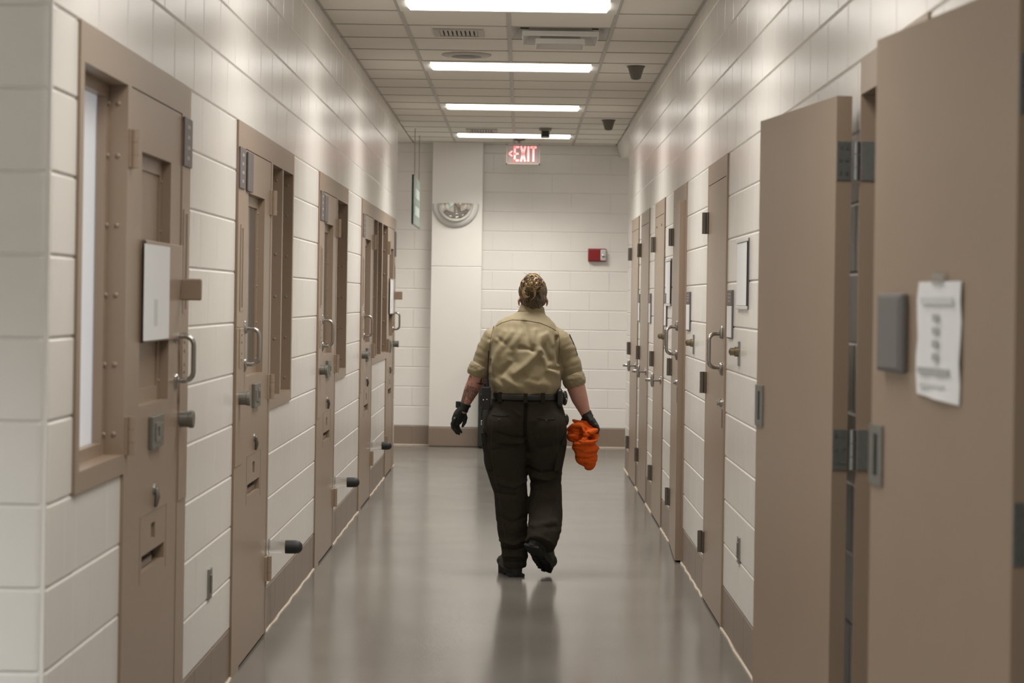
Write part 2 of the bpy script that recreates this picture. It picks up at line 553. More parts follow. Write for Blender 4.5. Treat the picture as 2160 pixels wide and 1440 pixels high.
# pilaster on the back wall
pil = on_back('column', 0, y=YB); st(pil, 'smooth white pilaster on the far wall carrying the half dome mirror', 'column')
px0, px1, pd = -.935, -.415, .15
MB().cbox(px0, px1, -pd, .02, CO, 1.861, .005).build('shaft', 'smooth', pil)
MB().cbox(px0, px1, -pd, .02, 1.863, ZC, .005).build('shaft', 'smooth', pil)
MB().cbox(px0 - .004, px1 + .004, -pd - .004, .02, 0, CO, .012).build('painted_base', 'base', pil)
# sloped soffit along the top of the right side of the cross hall
sf = MB()
for y in (0,):
    q = [(.972, ZC), (1.02, 3.0), (1.9, 3.0), (1.9, ZC)]
    sf.add([(x, YE + .012, z) for x, z in q] + [(x, YB, z) for x, z in q], [(0, 1, 2, 3), (7, 6, 5, 4), (4, 5, 1, 0), (5, 6, 2, 1), (6, 7, 3, 2), (7, 4, 0, 3)])
st(sf.build('trim_1', 'smooth', fix=True), 'boxed white soffit high at the right end of the far wall', 'soffit')

# ------------------------------------------------------------------ ceiling
ceil = empty('ceiling', (0, 0, 0)); st(ceil, 'suspended ceiling of pale acoustic tiles', 'ceiling')
TR = .61
GX = [XL, -.705, -.095, .515, XR]
ROW0 = 11.70
MB().box(-4.8, 4.8, -3.2, YB + .2, ZC + .10, ZC + .2).build('deck', 'tile', ceil)
lights_rows = {-1: 1, 4: 1, 9: 1, 14: 1, -6: 1, -11: 1, -16: 1}
special = {(1, 1): 'grille', (1, 2): 'diffuser', (13, 1): 'grille', }
tile_cache = {}
def tile(x0, x1, y0, y1):
    k = (round(x1 - x0, 3), round(y1 - y0, 3))
    if k not in tile_cache:
        b = MB()
        wx, wy = k
        g, e, c = .0045, .012, .004
        rect = lambda i, z: [(i, i, z), (wx - i, i, z), (wx - i, wy - i, z), (i, wy - i, z)]
        rows = [rect(g + c, -.006), rect(g, -.001), rect(g, .012)]
        vs = sum(rows, [])
        b.add(vs, [(3, 2, 1, 0)] + [(r * 4 + j, r * 4 + (j + 1) % 4, r * 4 + 4 + (j + 1) % 4, r * 4 + 4 + j) for r in range(2) for j in range(4)])
        me = b.mesh('ceiling_tile'); me.materials.append(M['tile'])
        tile_cache[k] = me
    o = link('ceiling_tile', tile_cache[k], ceil)
    o.location = (x0, y0, ZC)
rows = [(k, ROW0 + k * TR, min(ROW0 + (k + 1) * TR, YB)) for k in range(-24, 17)]
far = MB()
for k, y0, y1 in rows:
    if y1 - y0 < .05: continue
    for ci in range(4):
        if k in lights_rows and ci in (1, 2): continue
        if special.get((k, ci)): continue
        x0, x1 = GX[ci], GX[ci + 1]
        if k >= -2: tile(x0, x1, y0, y1)
        else: far.box(x0 + .006, x1 - .006, y0 + .006, y1 - .006, ZC - .006, ZC + .012)
# tiles of the side spaces
for x0, x1, y0, y1 in ((-4.6, XL, -3, YN), (-4.6, XL, YE, YB), (XR, 4.6, YE, YB)):
    nx = max(1, round((x1 - x0) / .61)); ny = max(1, round((y1 - y0) / .61))
    for i in range(nx):
        for j in range(ny):
            a, b_, c, d = x0 + (x1 - x0) * i / nx, x0 + (x1 - x0) * (i + 1) / nx, y0 + (y1 - y0) * j / ny, y0 + (y1 - y0) * (j + 1) / ny
            far.box(a + .006, b_ - .006, c + .006, d - .006, ZC - .006, ZC + .012)
tag(far.build('distant_tiles', 'tile', ceil), kind='stuff')
for x in GX[1:4]:
    segs = [(-3, YB)]
    if x == GX[2]:                       # the middle runner stops at each light panel
        cut = sorted(ROW0 + k * TR for k in lights_rows)
        segs = list(zip([-3] + [c + TR for c in cut], cut + [YB]))
    for a, b_ in segs:
        if b_ - a > .02: MB().box(x - .012, x + .012, a, b_, ZC - .0100, ZC + .03).build('grid_runner', 'tbar', ceil)
cross = MB()
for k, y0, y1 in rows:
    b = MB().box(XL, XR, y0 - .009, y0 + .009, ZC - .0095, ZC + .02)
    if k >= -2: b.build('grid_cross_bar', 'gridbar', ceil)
    else: cross.box(XL, XR, y0 - .007, y0 + .007, ZC + .001, ZC + .025)
tag(cross.build('distant_grid_bars', 'tbar', ceil), kind='stuff')
for nm, x in (('wall_angle', XL), ('wall_angle', XR)):
    s_ = 1 if x < 0 else -1
    MB().box(x, x + s_ * .02, YN if x < 0 else -3, YE, ZC - .007, ZC + .004).build(nm, 'tbar', ceil)

def troffer(x, y, label, ww=1.22, dd=.61, rot=0, k=1., tint=(1, .965, .912)):
    t = empty('ceiling_light', (x, y, ZC), rot)
    tag(t, label, 'light', 'ceiling troffers')
    w2, d2 = ww / 2 - .006, dd / 2 - .006
    iw, idp = w2 - .055, d2 - .05
    b = MB()
    for a in ((-w2, -iw, -d2, d2), (iw, w2, -d2, d2), (-iw, iw, -d2, -idp), (-iw, iw, idp, d2)):
        b.box(a[0], a[1], a[2], a[3], -.012, .02)
    b.build('frame', 'lampframe', t)
    n = 9                      # gently bowed acrylic diffuser
    vs = []
    for i in range(n):
        yy = -idp + 2 * idp * i / (n - 1)
        z = -.006 - .018 * math.sin(math.pi * i / (n - 1))
        vs += [(-iw, yy, z), (iw, yy, z)]
    d = MB().add(vs, [(2 * i, 2 * i + 2, 2 * i + 3, 2 * i + 1) for i in range(n - 1)], True)
    d.build('diffuser', 'lamp', t)
    la = bpy.data.lights.new('tube_lamp', 'AREA')
    la.shape = 'RECTANGLE'; la.size = 1.94 * iw; la.size_y = 1.9 * idp
    la.energy = AREA * k; la.color = tint; la.spread = R(125)
    lo = bpy.data.objects.new('tube_lamp', la); COL.objects.link(lo); lo.parent = t
    lo.location = (0, 0, -.0265)
    for sx in (-.28, .28):
        MB().cyl((sx, idp + .02, -.008), (sx, idp + .02, -.012), .006, 8).build('latch_screw', 'cone', t)
    return t
lx = (GX[1] + GX[3]) / 2
for k, e_, lab in ((-1, 1., 'ceiling light panel nearest the camera, cut by the top of the picture'), (4, 1.03, 'second ceiling light panel, just beyond the round speaker'),
               (9, 1.05, 'third ceiling light panel from the camera'), (14, 1.1, 'farthest ceiling light panel with the camera dome hanging in front of it')):
    troffer(lx, ROW0 + (k + .5) * TR, lab, k=e_)
for k, e_, lab in ((-6, .85, 'ceiling light panel above the second left door, out of the picture'), (-11, .65, 'ceiling light panel above the nearest left window, out of the picture'), (-16, .55, 'ceiling light panel above the camera, out of the picture')):
    troffer(lx, ROW0 + (k + .5) * TR, lab, k=e_)
for x, y, lab in ((-3.0, 20.4, 'ceiling light panel of the cross hall on the left, out of the picture'), (3.0, 20.4, 'ceiling light panel of the cross hall on the right, out of the picture'),
                  (-3.0, 2.5, 'ceiling light panel left of the camera, out of the picture'), (-3.0, -.6, 'ceiling light panel behind and left of the camera, out of the picture')):
    troffer(x, y, lab, k=1.15 if y > 10 else 3.9, tint=(1, .965, .912) if y > 10 else (.93, .97, 1))   # cooler tubes around the camera

# return-air grilles
def grille(ci, k, label):
    x0, x1 = GX[ci], GX[ci + 1]
    y0, y1 = ROW0 + k * TR, ROW0 + (k + 1) * TR
    g = empty('ceiling_vent', ((x0 + x1) / 2 - .0, (y0 + y1) / 2, ZC)); tag(g, label, 'vent', 'small ceiling grilles')
    MB().holed(-.299, .299, -.299, .299, -.006, .008, [(-.13, .13, -.14, .14)])
    b = MB()
    for a in ((-.299, -.12, -.299, .299), (.12, .299, -.299, .299), (-.12, .12, -.299, -.14), (-.12, .12, .14, .299)):
        b.box(*a, -.006, .01)
    b.build('tile_surround', 'tile', g)
    b = MB()
    for a in ((-.15, -.115, -.17, .17), (.115, .15, -.17, .17), (-.115, .115, -.17, -.135), (-.115, .115, .135, .17)):
        b.box(*a, -.016, -.004)
    b.build('frame', 'tbar', g)
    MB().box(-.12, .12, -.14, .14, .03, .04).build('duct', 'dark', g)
    for i in range(9):
        x = -.105 + .02625 * i
        MB().box(x - .0085, x + .0085, -.135, .135, -.012, .012).build('slat', 'tbar', g)
grille(1, 1, 'small louvred ceiling grille beside the stepped diffuser')
grille(1, 13, 'small louvred ceiling grille near the farthest light panel')
# stepped supply diffuser
dd_ = empty('ceiling_diffuser', ((GX[2] + GX[3]) / 2, ROW0 + 1.5 * TR, ZC)); tag(dd_, 'square stepped white air diffuser in the ceiling, right of the grille', 'diffuser')
def frus(r0, z0, r1, z1, th=.004):
    q = lambda r, z: [(-r, -r, z), (r, -r, z), (r, r, z), (-r, r, z)]
    return MB().add(q(r0, z0) + q(r1, z1), [(j, (j + 1) % 4, 4 + (j + 1) % 4, 4 + j) for j in range(4)])
frus(.297, -.006, .24, .05).build('outer_cone', 'lampframe', dd_)
frus(.225, -.05, .165, .03).build('middle_cone', 'lampframe', dd_)
frus(.145, -.085, .09, .01).build('inner_cone', 'lampframe', dd_)
for r, z in ((.225, -.05), (.145, -.085)):
    b = MB()
    for sx, sy in ((0, -1), (0, 1), (-1, 0), (1, 0)):
        if sx == 0: b.box(-r, r, sy * r - .003, sy * r + .003, z, z + .03)
        else: b.box(sx * r - .003, sx * r + .003, -r, r, z, z + .03)
    b.build('lip', 'lampframe', dd_)
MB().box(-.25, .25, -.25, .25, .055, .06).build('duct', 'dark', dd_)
# round speaker
sp = empty('ceiling_speaker', (-.385, ROW0 + 3.5 * TR - .06, ZC - .006)); tag(sp, 'round perforated loudspeaker flush in the ceiling tile', 'speaker')
MB().lathe([(.165, 0), (.165, .006), (.15, .012), (.10, .014), (.10, .008)], (0, 0, 0), '-z', 32).build('rim', 'tbar', sp)
MB().lathe([(.10, .006), (.09, .012), (.05, .016), (.01, .017)], (0, 0, 0), '-z', 32).build('grille', 'cone', sp)
# conical ceiling sensors
for x, y, lab in ((.763, 14.30, 'nearer conical bronze sensor under the ceiling on the right'), (.755, 18.6, 'farther conical bronze sensor under the ceiling on the right')):
    c = empty('ceiling_sensor', (x, y, ZC - .006)); tag(c, lab, 'sensor', 'conical ceiling sensors')
    MB().lathe([(.062, 0), (.062, .008), (.056, .012), (.034, .085), (.028, .09)], (0, 0, 0), '-z', 24).build('cone', 'cone', c)
    MB().lathe([(.028, .089), (.02, .093), (.005, .094)], (0, 0, 0), '-z', 20).build('lens', 'black', c)
# camera under the ceiling before the farthest light
cm = empty('security_camera', (.203, 19.62, ZC - .006)); tag(cm, 'boxy pale security camera hanging below the farthest light panel', 'camera')
MB().cbox(-.058, .058, -.06, .06, -.022, 0, .004).build('mount', 'camwhite', cm)
MB().cbox(-.042, .042, -.09, .05, -.09, -.022, .008).build('housing', 'camwhite', cm)
MB().cbox(-.032, .032, -.094, -.088, -.084, -.03, .002).build('lens_window', 'black', cm)

# ------------------------------------------------------------------ exit sign
ex = on_back('exit_sign', -.003, 2.885, 20.95); tag(ex, 'red lit EXIT sign with a left arrow hanging from the ceiling', 'exit sign')
EW, EH = .34, .205
b = MB()
for a in ((-EW / 2, -EW / 2 + .012, 0, EH), (EW / 2 - .012, EW / 2, 0, EH), (-EW / 2, EW / 2, 0, .012), (-EW / 2, EW / 2, EH - .012, EH)):
    b.box(a[0], a[1], -.03, .03, a[2], a[3])
b.build('housing', 'exitbox', ex)
MB().box(-EW / 2 + .012, EW / 2 - .012, -.018, .02, .012, EH - .012).build('face', 'exitface', ex)
MB().cyl((-.04, 0, EH), (-.04, 0, ZC - 2.885), .011, 10).build('stem', 'exitbox', ex)
MB().lathe([(.06, 0), (.06, .012), (.03, .02)], (-.04, 0, ZC - 2.885 - .006), '-z', 20).build('canopy', 'exitbox', ex)
def strokes(segs, th, y):
    b = MB()
    for (x0, z0, x1, z1) in segs:
        d = Vector((x1 - x0, 0, z1 - z0)); L_ = d.length; d.normalize()
        nn = Vector((-d.z, 0, d.x)) * th / 2
        a, c = Vector((x0, y, z0)), Vector((x1, y, z1))
        q = [a - nn, c - nn, c + nn, a + nn]
        b.add([*q, *[p + Vector((0, .004, 0)) for p in q]], [(0, 1, 2, 3), (7, 6, 5, 4), (0, 4, 5, 1), (1, 5, 6, 2), (2, 6, 7, 3), (3, 7, 4, 0)])
    return b
lz0, lz1, th = .030, .183, .020
zm = (lz0 + lz1) / 2
E_ = lambda x: [(x, lz0, x, lz1), (x - .01, lz1 - .01, x + .042, lz1 - .01), (x - .01, zm, x + .038, zm), (x - .01, lz0 + .01, x + .042, lz0 + .01)]
strokes(E_(-.083), th, -.023).build('letter_e', 'exitred', ex)
strokes([(-.022, lz0, .022, lz1), (.022, lz0, -.022, lz1)], th, -.023).build('letter_x', 'exitred', ex)
strokes([(.053, lz0, .053, lz1)], th, -.023).build('letter_i', 'exitred', ex)
strokes([(.104, lz0, .104, lz1), (.074, lz1 - .01, .134, lz1 - .01)], th, -.023).build('letter_t', 'exitred', ex)
strokes([(-.108, .082, -.143, .108), (-.143, .104, -.108, .134)], .012, -.023).build('chevron', 'exitred', ex)

# ------------------------------------------------------------------ half dome mirror, alarm, hanging sign, bin
mr = on_back('half_dome_mirror', -.69, 2.51, YB - pd); tag(mr, 'half dome safety mirror with white rim on the far pilaster', 'mirror')
def qdome(r0, r1, prof, name, m):
    """lower half of a dome standing off the wall: rings of the profile (r, depth) swept over the lower half circle"""
    b = MB(); n = 32; vs = []
    for r, d in prof:
        for k in range(n + 1):
            a = math.pi + math.pi * k / n
            vs.append((r * math.cos(a), -d, r * math.sin(a)))
    q = n + 1
    b.add(vs, [(i * q + k, i * q + k + 1, (i + 1) * q + k + 1, (i + 1) * q + k) for i in range(len(prof) - 1) for k in range(n)], True)
    return b.build(name, m, mr, fix=True)
qdome(0, 0, [(.240, .002), (.240, .02), (.228, .034), (.196, .048), (.186, .046)], 'rim', 'rim')
qdome(0, 0, [(.188, .046), (.18, .075), (.16, .105), (.13, .133), (.09, .155), (.045, .168), (.0005, .172)], 'dome', 'mirror')
al = on_back('fire_alarm', .783, 1.936); tag(al, 'red wall fire alarm with clear strobe on the far wall', 'fire alarm')
MB().cbox(-.095, .095, -.022, 0, -.0, .136, .008).build('back_plate', 'red', al)
MB().cbox(-.09, .035, -.055, -.02, .006, .13, .010).build('horn', 'red', al)
MB().cbox(.032, .092, -.06, -.02, .01, .126, .012).build('strobe', 'strobe', al)
MB().lathe([(.018, 0), (.016, .012), (.006, .018)], (.062, -.058, .062), '-y', 16).build('bulb', 'chrome', al)
hs = empty('hanging_sign', (-1.033, 19.6, 2.235)); tag(hs, 'narrow green glass sign hanging on two wires at the left corner', 'sign')
MB().cbox(-.004, .004, .012, 1.38, 0, .455, .002).build('glass_panel', 'greenglass', hs)
MB().cbox(-.011, .008, 0, .014, 0, .457, .002).build('near_edge', 'greenedge', hs)
MB().cbox(-.008, .006, 0, 1.38, -.012, .002, .002).build('lower_edge', 'greenedge', hs)
for y in (.25, 1.12):
    MB().cyl((0, y, .45), (0, y, ZC - 2.235), .0028, 8).build('wire', 'wire', hs)
for z in (.09, .26):
    MB().box(.0042, .0055, .25, 1.15, z, z + .09).build('lettering_band', 'greenletter', hs)
bn = empty('waste_bin', (-.235, YB - .20, 0)); tag(bn, 'tall black bin against the far wall, mostly hidden behind the walking person', 'bin')
MB().cbox(-.19, .19, -.17, .17, .02, .86, .012).build('body', 'bin', bn)
MB().cbox(-.195, .195, -.175, .175, .86, .93, .02).build('lid', 'bin', bn)
MB().cbox(-.16, .16, -.15, .15, 0, .022, .004).build('foot', 'black', bn)
MB().cbox(-.10, .10, -.180, -.172, .875, .915, .003).build('flap', 'black', bn)

# ------------------------------------------------------------------ left doors and windows
ZT = 2.133
def hinge(parent, x, z0, z1, y=-.012, m='dhinge', sgn=1):
    """knuckle hinge standing on the face, barrel vertical"""
    b = MB()
    b.cbox(x - .034, x + .004, y - .004, y + .006, z0, z1, .002)
    h = (z1 - z0)
    b.cyl((x + sgn * .012, y - .010, z0 + .001), (x + sgn * .012, y - .010, z1 - .001), .0125, 14)
    for i in range(3):
        b.cyl((x + sgn * .012, y - .010, z0 + h * i / 3 + .0008), (x + sgn * .012, y - .010, z0 + h * (i + 1) / 3 - .0008), .0135, 14)
    b.cbox(x + sgn * .012 - .002, x + sgn * .012 + .026, y - .004, y + .004, z0, z1, .002)
    return b.build('hinge', m, parent)
def pull(parent, x, z0, z1, out=.062, r=.0085, m='chrome', dz=0, lean=0.):
    h = MB()
    zt, zb = z1 - .028, z0 + .028
    pts = [(x, -.004, zt)]
    for k in range(7):
        a = math.pi / 2 * k / 6
        pts.append((x + lean * math.sin(a), -.004 - (out - .03) - .03 * math.sin(a) + .0, zt - .03 * (1 - math.cos(a))))
    for k in range(7):
        a = math.pi / 2 * (1 - k / 6)
        pts.append((x + lean * math.sin(a), -.004 - (out - .03) - .03 * math.sin(a), zb + .03 * (1 - math.cos(a))))
    pts.append((x, -.004, zb))
    h.tube(pts, r, 12)
    o = h.build('handle', m, parent)
    for zc, s_ in ((zt, 1), (zb, -1)):
        MB().tube([(x, -.006, zc - s_ * .01), (x, -.007, zc + s_ * .01), (x, -.005, zc + s_ * .026)], [.013, .012, .007], 12, cap='round').build('handle_foot', m, o)
    return o
def bolts(parent, x, y, zs, r=.006, m='brown', ax=-1):
    for z in zs:
        MB().ell((x, y, z), (r, r * .7, r), nu=10, nv=6).build('bolt', m, parent)

names_l = ['nearest cell door on the left, beside the bright tall window, with white sheet on its cover', 'second cell door on the left, with whitish narrow vision glass',
           'third cell door on the left', 'fourth cell door on the left, before the double bay window', 'farthest cell door on the left, with a small white sheet on its cover']
for i, u in enumerate(LU):
    m_, W = u['m'], u['W']
    X = lambda t: m_ * t
    d = on_left('door_%d' % (i + 1), u['h']); st(d, names_l[i], 'door')
    lat = abs((u['door'][1] if m_ > 0 else u['door'][0]) - u['h'])     # outer edge of latch jamb
    hin = abs((u['door'][0] if m_ > 0 else u['door'][1]) - u['h'])     # outer edge of hinge jamb
    fr = MB().holed(X(-hin), X(lat), 0, Z11, -.008, .14, [(X(-.003), X(W + .003), -1, ZT + .003)]).build('frame', 'brown', d)
    # cover plates on the latch jamb
    a0, a1 = W + .006, lat - .004
    MB().cbox(X(a0 + .004), X(a1), -.0115, -.006, .845, 1.40, .0015).build('lock_cover', 'brown', fr)
    MB().cbox(X(a0 + .004), X(a1), -.0100, -.006, 1.405, ZT - .02, .0015).build('jamb_cover', 'brown', fr)
    ac = a0 + (a1 - a0) * .45
    MB().holed(X(ac - .045), X(ac + .045), 1.47, 1.82, -.0125, -.0095, [(X(ac - .028), X(ac + .028), 1.485, 1.805)]).build('slot_trim', 'brown', fr)
    MB().box(X(ac - .028), X(ac + .028), -.0103, -.0098, 1.485, 1.805).build('slot', 'base', fr)
    MB().cbox(X(ac - .05), X(ac + .05), -.0145, -.010, 1.24, 1.40, .0015).build('key_plate', 'lockgrey' if i == 99 else 'brown', fr)
    for z in (1.275, 1.30, 1.345, 1.375):
        MB().cyl((X(ac - .01), -.013, z), (X(ac - .01), -.0165, z), .006, 8).build('key_screw', 'lockgrey', fr)
    # leaf with vision opening and slots
    v0, v1, vz0, vz1 = .185, .70, 1.196, 1.960
    if W < .89: v0, v1 = .215, .765
    leaf = MB().holed(X(0), X(W), .012, ZT, -.006, .038, [(X(v0), X(v1), vz0, vz1), (X(.27), X(.67), .688, .738), (X(.43), X(.50), .772, .822)]).build('leaf', 'brown', d)
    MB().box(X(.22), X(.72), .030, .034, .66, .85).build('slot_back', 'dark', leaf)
    MB().cbox(X(.28), X(.55), .012, .03, .69, .71, .002).build('slot_shutter', 'base', leaf)
    sw = .045
    vis = MB().holed(X(v0), X(v1), vz0, vz1, .022, .036, [(X(v0 + sw), X(v1 - sw), vz0 + sw, vz1 - sw)]).build('vision_stop', 'brown', leaf)
    MB().box(X(v0 + .005), X(v1 - .005), .028, .032, vz0 + .005, vz1 - .005).build('vision_pane', 'brown' if i == 0 else 'glass', leaf)
    for t in (v0 + .022, v1 - .022):
        bolts(vis, X(t), .021, [vz0 + .06, vz0 + .22, vz0 + .38, vz0 + .54, vz0 + .70])
    MB().holed(X(.235), X(.70), .655, .86, -.0070, -.005, [(X(.239), X(.697), .64, .857)]).build('slot_cover_edge', 'base', leaf)
    # hardware
    for z0, z1 in ((1.897, 2.01), (1.067, 1.180), (.244, .356)):
        hinge(leaf, X(-.002), z0, z1, -.010, 'brown' if z0 > 0 else 'dhinge', -m_)
    pull(leaf, X(W - .055), 1.222, 1.425)
    kn = MB().lathe([(.027, 0), (.027, .030), (.0295, .032), (.0295, .044), (.026, .047)], (X(W + (.03 if m_ > 0 else .12)), -.010, 1.118), '-y', 24).build('lock_knob', 'lockgrey', d)
    lp = MB().cbox(X(.36), X(.56), -.020, -.006, 1.056, 1.158, .003).build('lock_plate', 'lockgrey', leaf)
    MB().holed(X(.40), X(.48), 1.078, 1.136, -.024, -.019, [(X(.418), X(.462), 1.092, 1.122)]).build('thumb_bolt', 'steel', lp)
    MB().cbox(X(.485), X(.535), -.023, -.019, 1.082, 1.132, .002).build('cover_tab', 'lockgrey', lp)
    ky = MB().lathe([(.018, 0), (.016, .006), (.006, .007)], (X(.47), -.006, .925), '-y', 16).build('key_rose', 'lockgrey', leaf)
    MB().tube([(X(.47), -.015, .925), (X(.465), -.018, .90), (X(.46), -.014, .875)], [.006, .009, .006], 8, cap='round').build('key_flap', 'dhinge', ky)
    MB().cyl((X(.47), -.013, .925), (X(.47), -.0145, .925), .005, 8).build('keyhole', 'black', ky)
    if i in (0, 4):            # hinged vision cover with sheet and thumb tab
        c0, c1, cz0, cz1 = .185, .895, 1.388, 1.697
        cv = MB().cbox(X(c0), X(c1), -.017, -.0075, cz0, cz1, .003).build('vision_cover', 'brown', d)
        MB().cbox(X(c0 - .0), X(c0 + .03), -.017, -.006, cz0, cz1, .003).build('cover_hinge', 'brown', cv)
        n = 8; vs = []
        p0, p1 = c0 - .012, c0 + .44
        for k in range(n):
            t = p0 + (p1 - p0) * k / (n - 1)
            yb = -.0195 - .003 * math.sin(math.pi * k / (n - 1))
            vs += [(X(t), yb, cz0 + .006), (X(t), yb, cz1 - .012)]
        ps = MB().add(vs + [(x, y + .0012, z) for x, y, z in vs], [(2 * k, 2 * k + 2, 2 * k + 3, 2 * k + 1) for k in range(n - 1)] + [(2 * n + 2 * k + 1, 2 * n + 2 * k + 3, 2 * n + 2 * k + 2, 2 * n + 2 * k) for k in range(n - 1)]).build('sheet', 'paper', cv)
        ps['label'] = 'white sheet with a faint grey smudge'
        MB().cbox(X(p0 + .16), X(p0 + .22), -.0232, -.0222, cz0 + .05, cz0 + .13, .0003).build('smudge', 'inkfaint', ps)
        tb = MB().cbox(X(c1 - .022), X(c1 - .010), -.084, -.012, 1.515, 1.587, .0055).build('thumb_tab', 'brown', cv)
    # window beside the door
    a, b_ = u['win']
    wn_ = on_left('window_%d' % (i + 1), a); st(wn_, ['tall bright frosted cell window at the left edge of the picture', 'cell window with two deep brown bays after the second left door', 'single bay cell window after the third left door', 'cell window with two narrow bays after the fourth left door', 'narrow cell window before the farthest left door'][i], 'window')
    Wd = b_ - a
    e0, e1 = .05, Wd - .012
    if u['m'] < 0: e0, e1 = .012, Wd - .045
    holes = [(e0, e1, 1.072, ZT)]
    if u['bays'] == 2:
        mid = e0 + (e1 - e0) * .48
        holes = [(e0, mid - .02, 1.072, ZT), (mid + .02, e1, 1.072, ZT)]
    wf = MB().holed(0, Wd, Z5, Z11, -.008, .14, holes).build('frame', 'brown', wn_)
    for h in holes:
        sw = .035
        s_ = MB().holed(h[0], h[1], h[2], h[3], .048, .075, [(h[0] + sw, h[1] - sw, h[2] + sw, h[3] - sw)]).build('glazing_stop', 'brown', wn_)
        MB().box(h[0] + .008, h[1] - .008, .078, .084, h[2] + .008, h[3] - .008).build('pane', 'frost' if i == 0 else 'glass', wn_)
        bolts(s_, h[1] - .012, .046, [1.13, 1.33, 1.53, 1.73, 1.93, 2.08], .008)
        for z in (1.13, 1.33, 1.53, 1.73, 1.93, 2.08):
            MB().ell((h[1] + .001, .02, z), (.005, .008, .008), nu=10, nv=6).build('bolt', 'brown', wf)

# door number plates on the left frames
def plate(root, x0, x1, z0, z1, y=-.016, rows=4, dots=True):
    MB().cbox(x0, x1, y, -.0085 if y < -.012 else y + .008, z0, z1, .002).build('plate', 'plate', root)
    if dots:
        for i in range(rows):
            z = z1 - (z1 - z0) * (.18 + .64 * i / max(1, rows - 1))
            w_ = (x1 - x0)
            MB().box(x0 + w_ * .35, x0 + w_ * (.62 if i % 2 else .68), y - .0006, y, z - .006, z + .006).build('lettering', 'platelight', root)
for y0, y1, z0, z1, lab, ds in ((6.955, 7.12, 1.964, 2.128, 'grey number plate on the frame of the nearest left door', True),
                            (8.335, 8.50, 1.964, 2.130, 'lettered grey number plate on the frame of the second left door', True),
                            (8.575, 8.745, 1.964, 2.125, 'blank grey plate on the top corner of the second left door leaf', False),
                            (11.715, 11.90, 1.964, 2.130, 'lettered grey number plate on the frame of the third left door', True),
                            (11.955, 12.13, 1.964, 2.115, 'blank grey plate on the top corner of the third left door leaf', False),
                            (14.86, 15.06, 1.964, 2.130, 'grey number plate on the frame of the fourth left door', True),
                            (18.63, 18.79, 1.90, 2.12, 'grey number plate on the frame of the farthest left door', False)):
    s_ = on_left('door_sign', y0); tag(s_, lab, 'sign', 'number plates of the left doors')
    plate(s_, 0, y1 - y0, z0, z1, dots=ds)

# rubber door stops low on the left wall
for y, lab in ((9.56, 'black rubber door stop low on the left wall after the second door'), (12.93, 'black rubber door stop low on the left wall after the third door'), (16.15, 'black rubber door stop low on the left wall after the fourth door')):
    s_ = on_left('door_stop', y, .385); tag(s_, lab, 'door stop', 'wall door stops')
    MB().lathe([(.036, 0), (.036, .006), (.030, .010)], (0, 0, 0), '-y', 20).build('base', 'clear', s_)
    MB().lathe([(.030, .008), (.030, .082)], (0, 0, 0), '-y', 20).build('spacer', 'clear', s_)
    MB().lathe([(.031, .082), (.031, .128), (.027, .146), (.016, .157), (.004, .160)], (0, 0, 0), '-y', 20).build('bumper', 'rubber', s_)

# metal outlet covers low on the walls
def outlet(fn, y, z, lab):
    o = fn('outlet_cover', y, z); tag(o, lab, 'outlet')
    MB().cbox(-.036, .036, -.008, 0, -.057, .057, .002).build('plate', 'steel', o)
    MB().cbox(-.016, .016, -.012, -.007, -.034, .034, .002).build('insert', 'lockgrey', o)
    for z_ in (-.046, .046):
        MB().cyl((0, -.008, z_), (0, -.0095, z_), .004, 8).build('screw', 'chrome', o)
outlet(on_left, 7.75, .462, 'steel outlet cover low on the left wall between the first two doors')
outlet(on_right, 9.09, .457, 'steel outlet cover low on the right wall before the open door')

